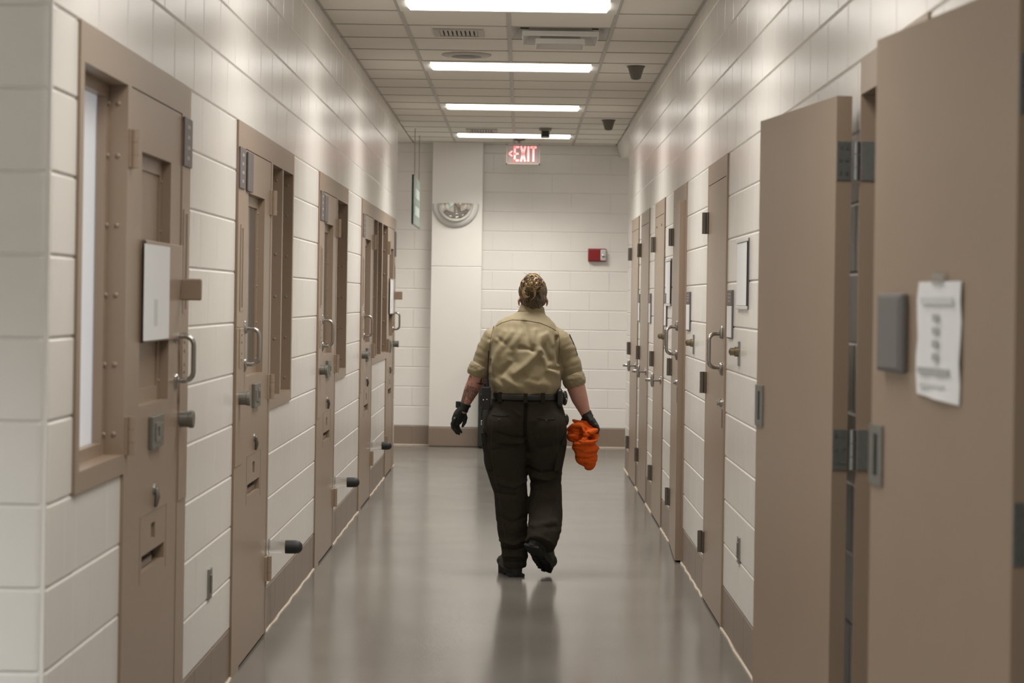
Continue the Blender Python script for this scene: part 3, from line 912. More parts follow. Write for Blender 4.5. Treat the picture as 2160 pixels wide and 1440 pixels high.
# ------------------------------------------------------------------ right closed doors
names_r = ['nearest closed taupe door on the right, with chrome pull handle', 'second closed door on the right, slightly ajar with pull handle', 'third door on the right, with lever handle and two small holes',
           'fourth door on the right, with lever handle', 'farthest door on the right, at the end of the wall']
for i, (y0, y1) in enumerate(RU):
    W = y1 - y0
    d = on_right('door_%d' % (i + 6), y0); st(d, names_r[i], 'door')
    MB().holed(0, -W, 0, Z11, -.008, .14, [(-.045, -W + .045, -1, ZT)]).build('frame', 'brown', d)
    lf = empty('leaf_pivot')
    # leaf as one mesh, pivoting on its far (hinge) edge
    hx = -W + .048
    me = MB().holed(0, W - .096, .012, ZT - .004, -.044, 0, []).mesh('leaf')
    me.materials.append(M['brown'])
    bpy.data.objects.remove(lf)
    leaf = link('leaf', me, d)
    leaf.location = (hx, .036 - .0, 0)
    if i == 1: leaf.rotation_euler = (0, 0, R(-2.0))
    LW = W - .096
    yo = -.044                                   # outer face in leaf space
    for z0, z1 in ((1.885, 1.997), (1.065, 1.176), (.245, .356)):
        b = MB()
        b.cbox(-.004, .030, yo - .010, yo, z0, z1, .002)
        b.cyl((-.012, yo - .016, z0 + .001), (-.012, yo - .016, z1 - .001), .015, 14)
        for k in range(3):
            h = (z1 - z0) / 3
            b.cyl((-.012, yo - .016, z0 + h * k + .001), (-.012, yo - .016, z0 + h * (k + 1) - .001), .016, 14)
        b.build('hinge', 'dhinge', leaf)
    if i < 2:
        h = MB()
        hx2 = LW - .05
        zt, zb = 1.385, 1.225
        pts = [(hx2, yo, zt)] + [(hx2 + .02 * math.sin(math.pi / 2 * k / 6), yo - .035 - .032 * math.sin(math.pi / 2 * k / 6), zt - .03 * (1 - math.cos(math.pi / 2 * k / 6))) for k in range(7)]
        pts += [(hx2 + .02 * math.sin(math.pi / 2 * (1 - k / 6)), yo - .035 - .032 * math.sin(math.pi / 2 * (1 - k / 6)), zb + .03 * (1 - math.cos(math.pi / 2 * (1 - k / 6)))) for k in range(7)] + [(hx2, yo, zb)]
        ho = h.tube(pts, .0095, 12).build('handle', 'chrome', leaf)
        for zc, s_ in ((zt, 1), (zb, -1)):
            MB().tube([(hx2, yo - .004, zc - s_ * .01), (hx2, yo - .005, zc + s_ * .012), (hx2, yo - .003, zc + s_ * .03)], [.014, .013, .008], 12, cap='round').build('handle_foot', 'chrome', ho)
        lk = MB().lathe([(.020, 0), (.019, .008), (.013, .010), (.013, .022), (.005, .023)], (LW - .06, yo, 1.058), '-y', 20).build('lock_cylinder', 'chrome', leaf)
        MB().cbox(LW - .03, LW - .012, yo - .003, yo, .94, 1.03, .001).build('latch_guard', 'lockgrey', leaf)
    else:
        lv = MB().lathe([(.030, 0), (.030, .008), (.012, .012), (.011, .060)], (LW - .07, yo, 1.0), '-y', 20).build('lever_rose', 'chrome', leaf)
        MB().tube([(LW - .07, yo - .058, .962), (LW - .07, yo - .062, 1.0), (LW - .07, yo - .058, 1.035)], [.011, .015, .010], 12, cap='round').build('lever_boss', 'chrome', lv)
        MB().tube([(LW - .07, yo - .06, 1.0), (LW - .075, yo - .085, 1.0), (LW - .12, yo - .098, .998), (LW - .18, yo - .098, .996)], [.012, .012, .010, .008], 12, cap='round').build('lever', 'chrome', lv)
    if i == 2:
        for x in (.18, LW - .22):
            MB().cyl((x, yo - .0002, 2.06), (x, yo - .003, 2.06), .008, 8).build('closer_hole', 'dark', leaf)

# lettered plates with card holders right of each right-hand door
for y0, y1, lab in ((9.49, 9.70, 'grey lettered plate with card slot beside the nearest closed right door'), (11.87, 12.10, 'grey lettered plate with card slot beside the second right door'),
                (13.78, 13.97, 'grey lettered plate beside the third right door'), (15.47, 15.67, 'grey lettered plate beside the fourth right door'), (16.87, 17.08, 'grey lettered plate beside the farthest right door')):
    s_ = on_right('room_sign', y0); tag(s_, lab, 'sign', 'lettered plates of the right doors')
    ww = y1 - y0
    MB().cbox(0, -ww, -.008, 0, 1.368, 1.592, .002).build('backing', 'plate', s_)
    MB().cbox(-.004, -ww + .004, -.0105, -.0075, 1.522, 1.588, .001).build('header', 'plate', s_)
    MB().cbox(-.012, -ww + .004, -.0105, -.0075, 1.374, 1.518, .001).build('card', 'paper', s_)
    for k in range(3):
        MB().box(-.05 - .01 * k, -ww + .05, -.0112, -.0104, 1.57 - .016 * k, 1.576 - .016 * k).build('lettering', 'platelight', s_)
# clear document holders
for y0, y1, lab in ((8.86, 9.30, 'clear document holder on the right wall beside the open door'), (13.42, 13.88, 'clear document holder on the right wall between the second and third doors')):
    s_ = on_right('document_holder', y0); tag(s_, lab, 'document holder', 'clear document holders')
    ww = y1 - y0
    MB().cbox(0, -ww, -.006, 0, 1.505, 1.812, .002).build('back', 'plate', s_)
    MB().cbox(-.004, -ww + .004, -.0085, -.0055, 1.522, 1.796, .001).build('sheet', 'paper', s_)
    for z0, z1 in ((1.505, 1.52), (1.797, 1.812)):
        MB().cbox(0, -ww, -.012, -.005, z0, z1, .002).build('channel', 'rim', s_)
    MB().cbox(-.0, -.010, -.011, -.005, 1.52, 1.797, .001).build('edge_strip', 'black', s_)
# brass key switches on the right wall
for y, z, lab in ((9.20, 1.31, 'brass key switch on the right wall beside the open door'), (11.62, 1.298, 'brass key switch on the right wall between the first and second doors'), (13.98, 1.293, 'brass key switch on the right wall before the third door')):
    s_ = on_right('key_switch', y, z); tag(s_, lab, 'key switch', 'brass key switches')
    MB().cbox(-.022, .022, -.007, 0, -.055, .055, .003).build('plate', 'steel', s_)
    MB().lathe([(.022, 0), (.022, .016), (.017, .018), (.017, .036), (.012, .040), (.003, .041)], (0, -.006, .008), '-y', 20).build('cylinder', 'brass', s_)
    MB().box(-.0015, .0015, -.0485, -.0465, .002, .014).build('key_slot', 'black', s_)

# ------------------------------------------------------------------ two open doors on the right
def open_door(n, hy, far, label, op):
    d = on_right('door_%d' % n, hy); st(d, label, 'door')
    # steel frame of the opening (local x = -(Y-hy); opening runs toward the camera = +x)
    wop = op[1] - op[0]
    sh = op[1] - hy
    fr = MB().holed(-sh, wop - sh, 0, Z11, -.006, .16, [(-sh + .012, wop - sh - .045, -1, ZT)]).build('frame', 'brown', d)
    # leaf swung right round against the wall
    dx, dy = far
    ang = math.atan2(dx, dy)            # lean away from the wall
    lf_w = .888
    leaf = MB().holed(0, -lf_w, .012, ZT - .004, -.045, 0, []).build('leaf', 'brown', d)
    leaf.location = (0, -.030 if n == 11 else -.021, 0)
    leaf.rotation_euler = (0, 0, R(180) * 0 + ang)
    for z0, z1 in ((1.888, 2.000), (1.062, 1.178), (.24, .356)):
        h = MB()
        h.cbox(-.002, .0025, -.044, -.001, z0, z1, .001)
        hh = h.build('hinge_plate', 'zinc', leaf)
        k = MB()
        for q in range(3):
            a = z0 + (z1 - z0) * q / 3
            k.cyl((.004, .014, a + .001), (.004, .014, a + (z1 - z0) / 3 - .001), .0095, 14)
        k.build('hinge_barrel', 'zinc', leaf)
        MB().cbox(-sh + .0115, -sh + .0155, -.004, .046, z0, z1, .001).build('jamb_plate', 'zinc', d)
        for zz in (z0 + .02, (z0 + z1) / 2, z1 - .02):
            for yy in (-.014, -.032):
                MB().cyl((.0025, yy, zz), (.0035, yy, zz), .004, 8).build('hinge_screw', 'steel', leaf)
    # recessed lock front at the free edge
    lk = MB().holed(-lf_w - .001, -lf_w + .094, 1.135, 1.268, -.050, -.044, [(-lf_w + .034, -lf_w + .062, 1.155, 1.248)]).build('lock_front', 'zinc', leaf)
    MB().box(-lf_w + .032, -lf_w + .064, -.0458, -.0448, 1.153, 1.25).build('lock_slot', 'black', lk)
    MB().cbox(-lf_w - .004, -lf_w, -.042, -.004, 1.135, 1.268, .001).build('edge_plate', 'zinc', leaf)
    return d, leaf, lf_w
dG, lG, lw_ = open_door(11, 5.955, (.117, .878), 'open taupe door folded back against the right wall, farther of the two', OG)
for z0, z1 in ((1.60, 1.66), (.3, .36)):
    MB().cbox(-lw_ - .006, -lw_, -.04, -.006, z0 + .1, z1 + .12, .002).build('latch_bolt', 'dark', lG)
dF, lF, lw_ = open_door(12, 3.81, (.110, .876), 'large blurred open taupe door nearest the camera at the right edge', OF)
# pad and taped notice on the nearest open door
def on_leaf(name, leafd, leaf, x, z):
    o = empty(name)
    Mw = dF.matrix_basis @ Matrix.LocRotScale(leaf.location, leaf.rotation_euler, None)
    o.matrix_world = Mw @ Matrix.Translation((x, -.045, z))
    o.matrix_basis = Mw @ Matrix.Translation((x, -.045, z))
    return o
pd_ = on_leaf('wall_pad', dF, lF, -.715, 1.475); tag(pd_, 'small grey plastic plate on the nearest open door, left of the notice', 'plate')
MB().cbox(-.085, .085, -.018, 0, -.085, .085, .006).build('cover', 'pad', pd_)
MB().cbox(-.075, .075, -.020, -.016, -.078, .078, .003).build('face', 'pad', pd_)
nt_ = on_leaf('paper_notice', dF, lF, -.425, 1.466); tag(nt_, 'white paper notice taped to the nearest open door', 'notice')
n, q = 9, 7
vs = []
for j in range(q):
    for i in range(n):
        x = -.135 + .27 * i / (n - 1); z = -.114 + .232 * j / (q - 1)
        vs.append((x + .006 * (j / (q - 1)), -.0025 - .004 * math.sin(i * 1.1 + j) ** 2 - (.010 if j == 0 and 2 < i < 7 else 0) * .5, z - .006 * (i / (n - 1)) * (1 - j / (q - 1)) * 2))
fs = [(j * n + i, j * n + i + 1, (j + 1) * n + i + 1, (j + 1) * n + i) for j in range(q - 1) for i in range(n - 1)]
m2 = len(vs)
MB().add(vs + [(x, y + .0012, z) for x, y, z in vs], fs + [tuple(m2 + k for k in reversed(f)) for f in fs], True).build('sheet', 'paper', nt_)
MB().cbox(-.03, .04, -.0085, -.0015, .112, .136, .0005).build('tape', 'clear', nt_)
for x0, x1, z0, z1, mm in ((-.10, .10, .072, .086, 'inkfaint'), (-.115, .085, -.070, -.058, 'ink'), (-.10, .06, -.098, -.090, 'inkfaint')):
    MB().box(x0, x1, -.0090, -.0078, z0, z1).build('print_line', mm, nt_)
for z in (.045, .018, -.008, -.035):
    MB().cbox(-.022, .016, -.0092, -.0078, z - .007, z + .007, .0004).build('print_mark', 'ink', nt_)

# ------------------------------------------------------------------ the walking person
# metres, x to the right, y along the corridor measured from the person, z up
PY = 11.60
def remesh(mb, voxel, smooth=6, fac=.5):
    me = mb.mesh('tmp')
    bm = bmesh.new(); bm.from_mesh(me)
    bmesh.ops.remove_doubles(bm, verts=bm.verts, dist=1e-6)
    bm.to_mesh(me); bm.free()
    o = link('tmp', me)
    r = o.modifiers.new('r', 'REMESH'); r.mode = 'VOXEL'; r.voxel_size = voxel; r.use_smooth_shade = True
    if smooth:
        k = o.modifiers.new('s', 'SMOOTH'); k.iterations = smooth; k.factor = fac
    dg = bpy.context.evaluated_depsgraph_get()
    out = bpy.data.meshes.new_from_object(o.evaluated_get(dg))
    bpy.data.objects.remove(o, do_unlink=True)
    out.polygons.foreach_set('use_smooth', [True] * len(out.polygons))
    return out
def displace(me, fn):
    ns = [v.normal.copy() for v in me.vertices]
    for v, n_ in zip(me.vertices, ns):
        d = fn(v.co, n_)
        if d: v.co = v.co + n_ * d
    me.update()
def seg_d(px, pz, a, b):
    ax, az = a; bx, bz = b
    dx, dz = bx - ax, bz - az
    t = max(0, min(1, ((px - ax) * dx + (pz - az) * dz) / (dx * dx + dz * dz + 1e-9)))
    return math.hypot(px - ax - t * dx, pz - az - t * dz)
def poly_d(px, pz, P): return min(seg_d(px, pz, P[i], P[i + 1]) for i in range(len(P) - 1))
def finish(me, name, m, parent):
    me.materials.clear(); me.materials.append(M[m] if isinstance(m, str) else m)
    me.name = name
    return link(name, me, parent)

person = empty('person', (0, PY, 0))
tag(person, 'person in khaki shirt, dark trousers and black gloves walking away down the corridor', 'person')

# --- skin material with the forearm tattoo as flat ink
def skin_mat():
    m = mat('skin', (.50, .255, .195), .5)
    nt = m.node_tree; L = nt.links
    p = nt.nodes['Principled BSDF']
    p.inputs['Subsurface Weight'].default_value = .08
    p.inputs['Subsurface Radius'].default_value = (.01, .004, .002)
    tc = nt.nodes.new('ShaderNodeTexCoord')
    sx = nt.nodes.new('ShaderNodeSeparateXYZ'); L.new(tc.outputs['Object'], sx.inputs[0])
    def mth(op, a, b=None, c=None):
        n = nt.nodes.new('ShaderNodeMath'); n.operation = op
        for i, q in enumerate((a, b, c)):
            if q is None: continue
            if isinstance(q, (int, float)): n.inputs[i].default_value = q
            else: L.new(q, n.inputs[i])
        return n.outputs[0]
    X, Z = sx.outputs[0], sx.outputs[2]
    def dist(cx, cz):
        a = mth('SUBTRACT', X, cx); b = mth('SUBTRACT', Z, cz)
        return mth('SQRT', mth('ADD', mth('MULTIPLY', a, a), mth('MULTIPLY', b, b))), a, b
    d, a, b = dist(-.262, .998)
    r1 = mth('LESS_THAN', mth('ABSOLUTE', mth('SUBTRACT', d, .030)), .0022)
    r2 = mth('LESS_THAN', mth('ABSOLUTE', mth('SUBTRACT', d, .022)), .0018)
    inside = mth('LESS_THAN', d, .031)
    ang = mth('ARCTAN2', b, a)
    star = mth('GREATER_THAN', mth('COSINE', mth('MULTIPLY', ang, 8)), mth('MULTIPLY', d, 48))
    wv = nt.nodes.new('ShaderNodeTexNoise'); wv.inputs['Scale'].default_value = 34; wv.inputs['Detail'].default_value = 2
    L.new(tc.outputs['Object'], wv.inputs['Vector'])
    lines = mth('LESS_THAN', mth('ABSOLUTE', mth('SUBTRACT', wv.outputs['Fac'], .5)), .017)
    wv2 = nt.nodes.new('ShaderNodeTexNoise'); wv2.inputs['Scale'].default_value = 21; wv2.inputs['Detail'].default_value = 4
    L.new(tc.outputs['Object'], wv2.inputs['Vector'])
    blobs = mth('GREATER_THAN', wv2.outputs['Fac'], .60)
    # shading strip along the outer edge of the forearm
    edge = mth('LESS_THAN', mth('ADD', X, mth('MULTIPLY', mth('SUBTRACT', 1.11, Z), .31)), -.262)
    strip = mth('MULTIPLY', edge, mth('LESS_THAN', Z, 1.03))
    # bird: two wings and a body
    d2, a2, b2 = dist(-.215, 1.062)
    bird = mth('LESS_THAN', mth('ADD', mth('ABSOLUTE', mth('ADD', b2, mth('MULTIPLY', mth('ABSOLUTE', a2), -.15))), mth('MULTIPLY', mth('ABSOLUTE', a2), .22)), .0065)
    d3, a3, b3 = dist(-.217, 1.078)
    wing = mth('LESS_THAN', mth('ADD', mth('ABSOLUTE', mth('SUBTRACT', a3, mth('MULTIPLY', b3, .35))), mth('MULTIPLY', mth('ABSOLUTE', b3), .25)), .0055)
    ring = mth('MULTIPLY', inside, mth('MAXIMUM', mth('MAXIMUM', r1, r2), star))
    out = mth('MULTIPLY', mth('SUBTRACT', 1, inside), mth('MAXIMUM', mth('MAXIMUM', lines, mth('MULTIPLY', blobs, .65)), mth('MULTIPLY', strip, .7)))
    # keep two clear patches of skin
    dc, _, _ = dist(-.225, 1.075); clear = mth('GREATER_THAN', dc, .042)
    ink = mth('MAXIMUM', mth('MAXIMUM', ring, mth('MULTIPLY', out, clear)), mth('MAXIMUM', bird, wing))
    mask = mth('MULTIPLY', mth('MULTIPLY', mth('LESS_THAN', X, -.15), mth('LESS_THAN', Z, 1.115)), mth('GREATER_THAN', Z, .93))
    ink = mth('MULTIPLY', mth('MULTIPLY', ink, mask), .88)
    mx = nt.nodes.new('ShaderNodeMix'); mx.data_type = 'RGBA'
    mx.inputs['B'].default_value = (.02, .016, .018, 1)
    nn = nt.nodes.new('ShaderNodeTexNoise'); nn.inputs['Scale'].default_value = 18
    L.new(tc.outputs['Object'], nn.inputs['Vector'])
    bl_ = nt.nodes.new('ShaderNodeMix'); bl_.data_type = 'RGBA'
    bl_.inputs['A'].default_value = (.43, .195, .15, 1); bl_.inputs['B'].default_value = (.53, .29, .225, 1)
    L.new(nn.outputs['Fac'], bl_.inputs['Factor'])
    L.new(bl_.outputs['Result'], mx.inputs['A'])
    L.new(ink, mx.inputs['Factor'])
    L.new(mx.outputs['Result'], p.inputs['Base Color'])
    return m
M['skin'] = skin_mat()

HX, HY_ = .066, .035      # head centre
# --- body: one continuous surface
b = MB()
b.ell((HX, HY_, 1.568), (.070, .088, .098))                       # skull
b.ell((HX, HY_ + .035, 1.505), (.056, .062, .068))                # jaw
b.tube([(HX, .085 + HY_, 1.56), (HX, .112 + HY_, 1.530)], [.010, .014], 12, cap='round')   # nose
b.tube([(HX - .02, .092 + HY_, 1.492), (HX + .02, .092 + HY_, 1.492)], .008, 10, cap='round')  # lips
for s_ in (-1, 1):
    b.tube([(HX + s_ * .072, HY_ - .008, 1.545), (HX + s_ * .080, HY_ - .016, 1.528), (HX + s_ * .077, HY_ - .010, 1.503)], [.011, .013, .009], 12, flat=((1, .3 * s_, 0), .55), cap='round')
b.tube([(HX - .002, .012, 1.40), (HX, .022, 1.47), (HX, .03, 1.53)], [.068, .056, .056], 20)
b.loftz([(.037, .01, .80, .16, .11), (.035, .0, .90, .17, .12), (.03, .0, 1.05, .155, .115), (.026, .0, 1.2, .16, .115), (.028, .0, 1.32, .14, .095), (.03, .0, 1.38, .11, .075), (.05, .01, 1.43, .075, .06)])
# arms to the wrists
AL = [(-.110, .0, 1.335), (-.185, -.004, 1.24), (-.222, -.006, 1.135), (-.244, .008, 1.08), (-.272, .02, 1.02), (-.300, .028, .955), (-.314, .032, .915)]
b.tube(AL, [.042, .044, .046, .0465, .041, .029, .027], 18, cap='round')
AR = [(.168, .0, 1.335), (.248, -.004, 1.24), (.290, -.004, 1.12), (.311, .004, 1.055), (.334, .010, .985), (.362, .018, .92), (.378, .022, .885)]
b.tube(AR, [.042, .046, .052, .052, .046, .032, .028], 18, cap='round')
# legs inside the trousers
LL = [(-.085, 0, .80), (-.07, .012, .5), (-.035, 0, .28), (-.016, 0, .14)]
RL = [(.148, .02, .80), (.147, .055, .5), (.146, -.06, .33), (.132, -.13, .25)]
b.tube(LL, [.09, .06, .055, .038], 14, cap='round')
b.tube(RL, [.09, .06, .055, .038], 14, cap='round')
body = finish(remesh(b, .0055, 5), 'body', 'skin', person)
for s_ in (-1, 1):
    MB().ell((HX + s_ * .028, HY_ + .083, 1.56), (.011, .008, .008), nu=12, nv=8).build('eye', 'eye', person)

# --- hair
def hair_mat():
    m = mat('streaked_blond_hair', (.2, .12, .06), .42)
    nt = m.node_tree; L = nt.links
    p = nt.nodes['Principled BSDF']
    tc = nt.nodes.new('ShaderNodeTexCoord')
    mp = nt.nodes.new('ShaderNodeMapping'); mp.inputs['Scale'].default_value = (210, 60, 38)
    L.new(tc.outputs['Object'], mp.inputs[0])
    n = nt.nodes.new('ShaderNodeTexNoise'); n.inputs['Scale'].default_value = 1; n.inputs['Detail'].default_value = 3
    n.inputs['Distortion'].default_value = .6
    L.new(mp.outputs[0], n.inputs['Vector'])
    r = nt.nodes.new('ShaderNodeValToRGB')
    r.color_ramp.elements[0].position = .36; r.color_ramp.elements[0].color = (.028, .018, .008, 1)
    r.color_ramp.elements[1].position = .72; r.color_ramp.elements[1].color = (.21, .13, .056, 1)
    e = r.color_ramp.elements.new(.52); e.color = (.070, .044, .018, 1)
    L.new(n.outputs['Fac'], r.inputs[0]); L.new(r.outputs[0], p.inputs['Base Color'])
    bp = nt.nodes.new('ShaderNodeBump'); bp.inputs['Strength'].default_value = .7; bp.inputs['Distance'].default_value = .003
    L.new(n.outputs['Fac'], bp.inputs['Height']); L.new(bp.outputs['Normal'], p.inputs['Normal'])
    return m
M['hair'] = hair_mat()
M['hairdark'] = mat('strand_dark', (.075, .046, .02), .45)
M['hairlight'] = mat('strand_light', (.42, .29, .15), .4)
M['hairmid'] = mat('strand_mid', (.21, .13, .06), .4)
hb = MB()
hb.ell((HX, HY_ - .006, 1.580), (.080, .090, .090))
hb.ell((HX, HY_ - .028, 1.535), (.0745, .070, .060))
hb.tube([(HX - .028, -.025, 1.53), (HX - .02, -.016, 1.492)], [.034, .022], 14, cap='round')
hb.tube([(HX + .026, -.025, 1.53), (HX + .022, -.016, 1.490)], [.034, .022], 14, cap='round')
hb.tube([(HX, -.030, 1.53), (HX, -.02, 1.492)], [.034, .026], 14, cap='round')
hb.ell((HX - .004, HY_ - .066, 1.628), (.058, .050, .052))
hm = remesh(hb, .0045, 4)
displace(hm, lambda c, n_: .0022 * noise.noise(Vector((c.x * 120, c.y * 40, c.z * 22))) + .003 * noise.noise(Vector((c.x * 40 + 9, c.y * 30, c.z * 14))))
# clear the face: pull hair in front of the ears back into the head
for v in hm.vertices:
    if v.co.y > HY_ + .055 and v.co.z < 1.61: v.co.y = HY_ + .05
hair = finish(hm, 'hair', 'hair', person)
rnd = random.Random(3)
def strand(pts, r, m, nm='hair_strand'):
    # Catmull-Rom through the points
    P = [Vector(p) for p in pts]; P = [P[0] * 2 - P[1]] + P + [P[-1] * 2 - P[-2]]
    o = []
    for i in range(1, len(P) - 2):
        for k in range(6):
            t = k / 6
            o.append(.5 * ((2 * P[i]) + (P[i + 1] - P[i - 1]) * t + (2 * P[i - 1] - 5 * P[i] + 4 * P[i + 1] - P[i + 2]) * t * t + (3 * P[i] - P[i - 1] - 3 * P[i + 1] + P[i + 2]) * t ** 3))
    o.append(P[-2])
    rr = [r * (.55 + .45 * math.sin(math.pi * min(1, .15 + i / len(o)))) for i in range(len(o))]
    return o, rr
groups = {'hairlight': MB(), 'hairmid': MB(), 'hairdark': MB()}
bc = Vector((HX - .004, HY_ - .085, 1.622))
# loops wound over the bun, off-centre and uneven
for i in range(90):
    ox_, oz_ = rnd.uniform(-.030, .030), rnd.uniform(-.026, .024)
    a0 = rnd.uniform(0, 6.28); rr_ = rnd.uniform(.012, .046); span = rnd.uniform(1.0, 2.6); sq = rnd.uniform(.55, 1.0)
    pts = []
    for k in range(6):
        a = a0 + span * k / 5
        dx, dz = ox_ + math.cos(a) * rr_, oz_ + math.sin(a) * rr_ * sq
        q = max(0, 1 - (dx / .064) ** 2 - (dz / .058) ** 2)
        pts.append(bc + Vector((dx, .012 - .050 * math.sqrt(q) - rnd.uniform(0, .005), dz)))
    o, r_ = strand(pts, rnd.uniform(.0016, .0036), 0)
    groups[rnd.choice(['hairlight', 'hairlight', 'hairmid', 'hairmid', 'hairdark'])].tube(o, r_, 6)
# big loose curls hanging from the bun on the left, one in the middle
for j in range(6):
    e = j * .0028
    o, r_ = strand([(HX - .020, -.082, 1.615), (HX - .050, -.082, 1.600 - e), (HX - .060 + e, -.084, 1.570), (HX - .048, -.082, 1.545 + e), (HX - .024, -.080, 1.548), (HX - .018, -.076, 1.562)], .0028, 0)
    groups['hairlight' if j % 2 else 'hairmid'].tube(o, r_, 6)
for j in range(4):
    e = j * .003
    o, r_ = strand([(HX - .004 + e, -.088, 1.60), (HX + .004 + e, -.084, 1.57), (HX + .003, -.080, 1.545), (HX - .012, -.074, 1.530)], .0024, 0)
    groups['hairlight' if j % 2 else 'hairmid'].tube(o, r_, 6)
for j in range(16):            # combed strands up the sides and nape
    s_ = rnd.uniform(-1, 1)
    z0 = rnd.uniform(1.49, 1.54)
    pts = []
    for k in range(5):
        t = k / 4
        x = HX + s_ * (.060 - .035 * t)
        z = z0 + (1.62 - z0) * t
        q = max(0, 1 - ((x - HX) / .074) ** 2)
        pts.append((x, HY_ - .028 - .068 * math.sqrt(q) - .006 * math.sin(math.pi * t), z))
    o, r_ = strand(pts, .0022, 0)
    groups[rnd.choice(['hairmid', 'hairdark', 'hairdark'])].tube(o, r_, 6)
for j in range(11):            # flyaways on top and at the nape
    if j < 8:
        x = HX + rnd.uniform(-.05, .03)
        pts = [(x, -.03, 1.655), (x + rnd.uniform(-.015, .01), -.035, 1.672), (x + rnd.uniform(-.03, .02), -.035, 1.672 + rnd.uniform(.0, .014))]
    else:
        pts = [(HX - .055, -.02, 1.50), (HX - .075, -.02, 1.492), (HX - .088, -.02, 1.490 + rnd.uniform(-.006, .006))]
    o, r_ = strand(pts, .0007, 0)
    groups['hairmid'].tube(o, r_, 4)
for k_, g_ in groups.items():
    tag(g_.build('hair_strands', k_, hair), kind='stuff')

# --- shirt
b = MB()
b.loftz([(.035, .0, .985, .172, .132), (.035, -.004, 1.018, .190, .156), (.030, -.010, 1.06, .203, .170), (.026, -.012, 1.15, .204, .163), (.024, -.012, 1.24, .198, .150), (.026, -.008, 1.32, .190, .134),
         (.028, -.004, 1.37, .178, .116), (.030, .0, 1.405, .158, .102), (.036, .004, 1.432, .125, .086), (.048, .010, 1.455, .090, .072), (.060, .016, 1.472, .068, .062)], p=2.3)
b.tube([(-.085, -.004, 1.343), (-.150, -.006, 1.306), (-.183, -.006, 1.25), (-.205, -.006, 1.19), (-.222, -.006, 1.150)], [.064, .070, .064, .058, .056], 22, cap=True)
b.tube([(.145, -.004, 1.343), (.208, -.006, 1.306), (.248, -.006, 1.25), (.276, -.006, 1.17), (.292, -.004, 1.110)], [.064, .072, .066, .062, .058], 22, cap=True)
sm_ = remesh(b, .0055, 14)
RID = [([(-.064, 1.353), (-.101, 1.282), (-.133, 1.211), (-.153, 1.118)], .016, .009), ([(.111, 1.258), (.052, 1.197), (-.023, 1.131)], .017, .010), ([(-.082, 1.097), (-.022, 1.06), (.055, 1.023)], .018, .012),
       ([(.123, 1.215), (.151, 1.144), (.201, 1.118)], .012, .009), ([(.116, 1.334), (.106, 1.258)], .013, .007), ([(.143, 1.346), (.187, 1.297)], .012, .006), ([(-.131, 1.075), (-.081, 1.037)], .012, .008),
       ([(.075, 1.37), (.08, 1.30)], .014, .005), ([(-.10, 1.36), (-.13, 1.31)], .012, .006), ([(.06, 1.10), (.15, 1.06)], .02, .007), ([(-.01, 1.34), (-.05, 1.25)], .016, .005)]
VAL = [([(.017, 1.409), (.034, 1.333), (.062, 1.257)], .016, .008), ([(-.003, 1.262), (.062, 1.252)], .010, .007), ([(.203, 1.33), (.208, 1.259), (.211, 1.178)], .008, .013), ([(-.157, 1.39), (-.173, 1.308)], .007, .008),
       ([(.156, 1.155), (.211, 1.145)], .008, .009), ([(-.047, 1.256), (-.035, 1.196), (-.099, 1.119)], .015, .008), ([(.138, 1.28), (.167, 1.204)], .014, .009), ([(-.13, 1.32), (-.09, 1.29)], .010, .005),
       ([(-.160, 1.20), (-.155, 1.10)], .010, .010), ([(.02, 1.12), (.10, 1.09)], .014, .006), ([(-.17, 1.06), (-.12, 1.03)], .007, .006)]
def shirt_d(c0, n_):
    wq = Vector((c0.x * 9, 3.3, c0.z * 9))
    c = c0 + Vector((.016 * noise.noise(wq), 0, .016 * noise.noise(wq + Vector((7, 1, 4)))))
    d = .006 * noise.noise(Vector((c.x * 12, c.y * 9, c.z * 9))) + .0018 * noise.noise(Vector((c.x * 34 + 3, c.y * 20, c.z * 25)))
    if c.y < .03 and n_.y < .3:
        k = min(1, max(0, (.3 - n_.y) / .5))
        for P, w_, h_ in RID: d += 1.2 * k * h_ * math.exp(-(poly_d(c.x, c.z, P) / (w_ * 1.2)) ** 2)
        for P, w_, h_ in VAL: d -= 1.2 * k * h_ * math.exp(-(poly_d(c.x, c.z, P) / (w_ * 1.15)) ** 2)
    if (c.x < -.17 or c.x > .235) and c.z < 1.33:       # sleeve folds run across the arm
        q = c.z * 46 + (c.x * 22 if c.x < 0 else -c.x * 22)
        d += .0032 * noise.noise(Vector((q, c.y * 14, 1.7)))
    return d
displace(sm_, shirt_d)
shirt = finish(sm_, 'shirt', 'shirt', person)
sbv = BVHTree.FromPolygons([v.co[:] for v in sm_.vertices], [tuple(p.vertices) for p in sm_.polygons])
def back_y(bv, x, z, dflt=-.15):
    h = bv.ray_cast(Vector((x, -1, z)), Vector((0, 1, 0)))
    return h[0].y if h[0] else dflt
def seam_on(bv, pts, r, m, parent, nm, off=.0):
    o = []
    for i in range(len(pts) - 1):
        for k in range(6):
            t = k / 6
            x = pts[i][0] * (1 - t) + pts[i + 1][0] * t; z = pts[i][1] * (1 - t) + pts[i + 1][1] * t
            o.append((x, back_y(bv, x, z) - off, z))
    x, z = pts[-1]; o.append((x, back_y(bv, x, z) - off, z))
    return MB().tube(o, r, 6).build(nm, m, parent)
seam_on(sbv, [(-.135, 1.384), (-.105, 1.403), (-.049, 1.420), (.022, 1.419), (.104, 1.406), (.160, 1.384), (.195, 1.364)], .0021, 'seam', shirt, 'yoke_seam')
seam_on(sbv, [(-.150, 1.385), (-.160, 1.34), (-.168, 1.29), (-.170, 1.22)], .0016, 'seam', shirt, 'armhole_seam')
seam_on(sbv, [(.205, 1.365), (.216, 1.32), (.214, 1.26), (.213, 1.19)], .0016, 'seam', shirt, 'armhole_seam')
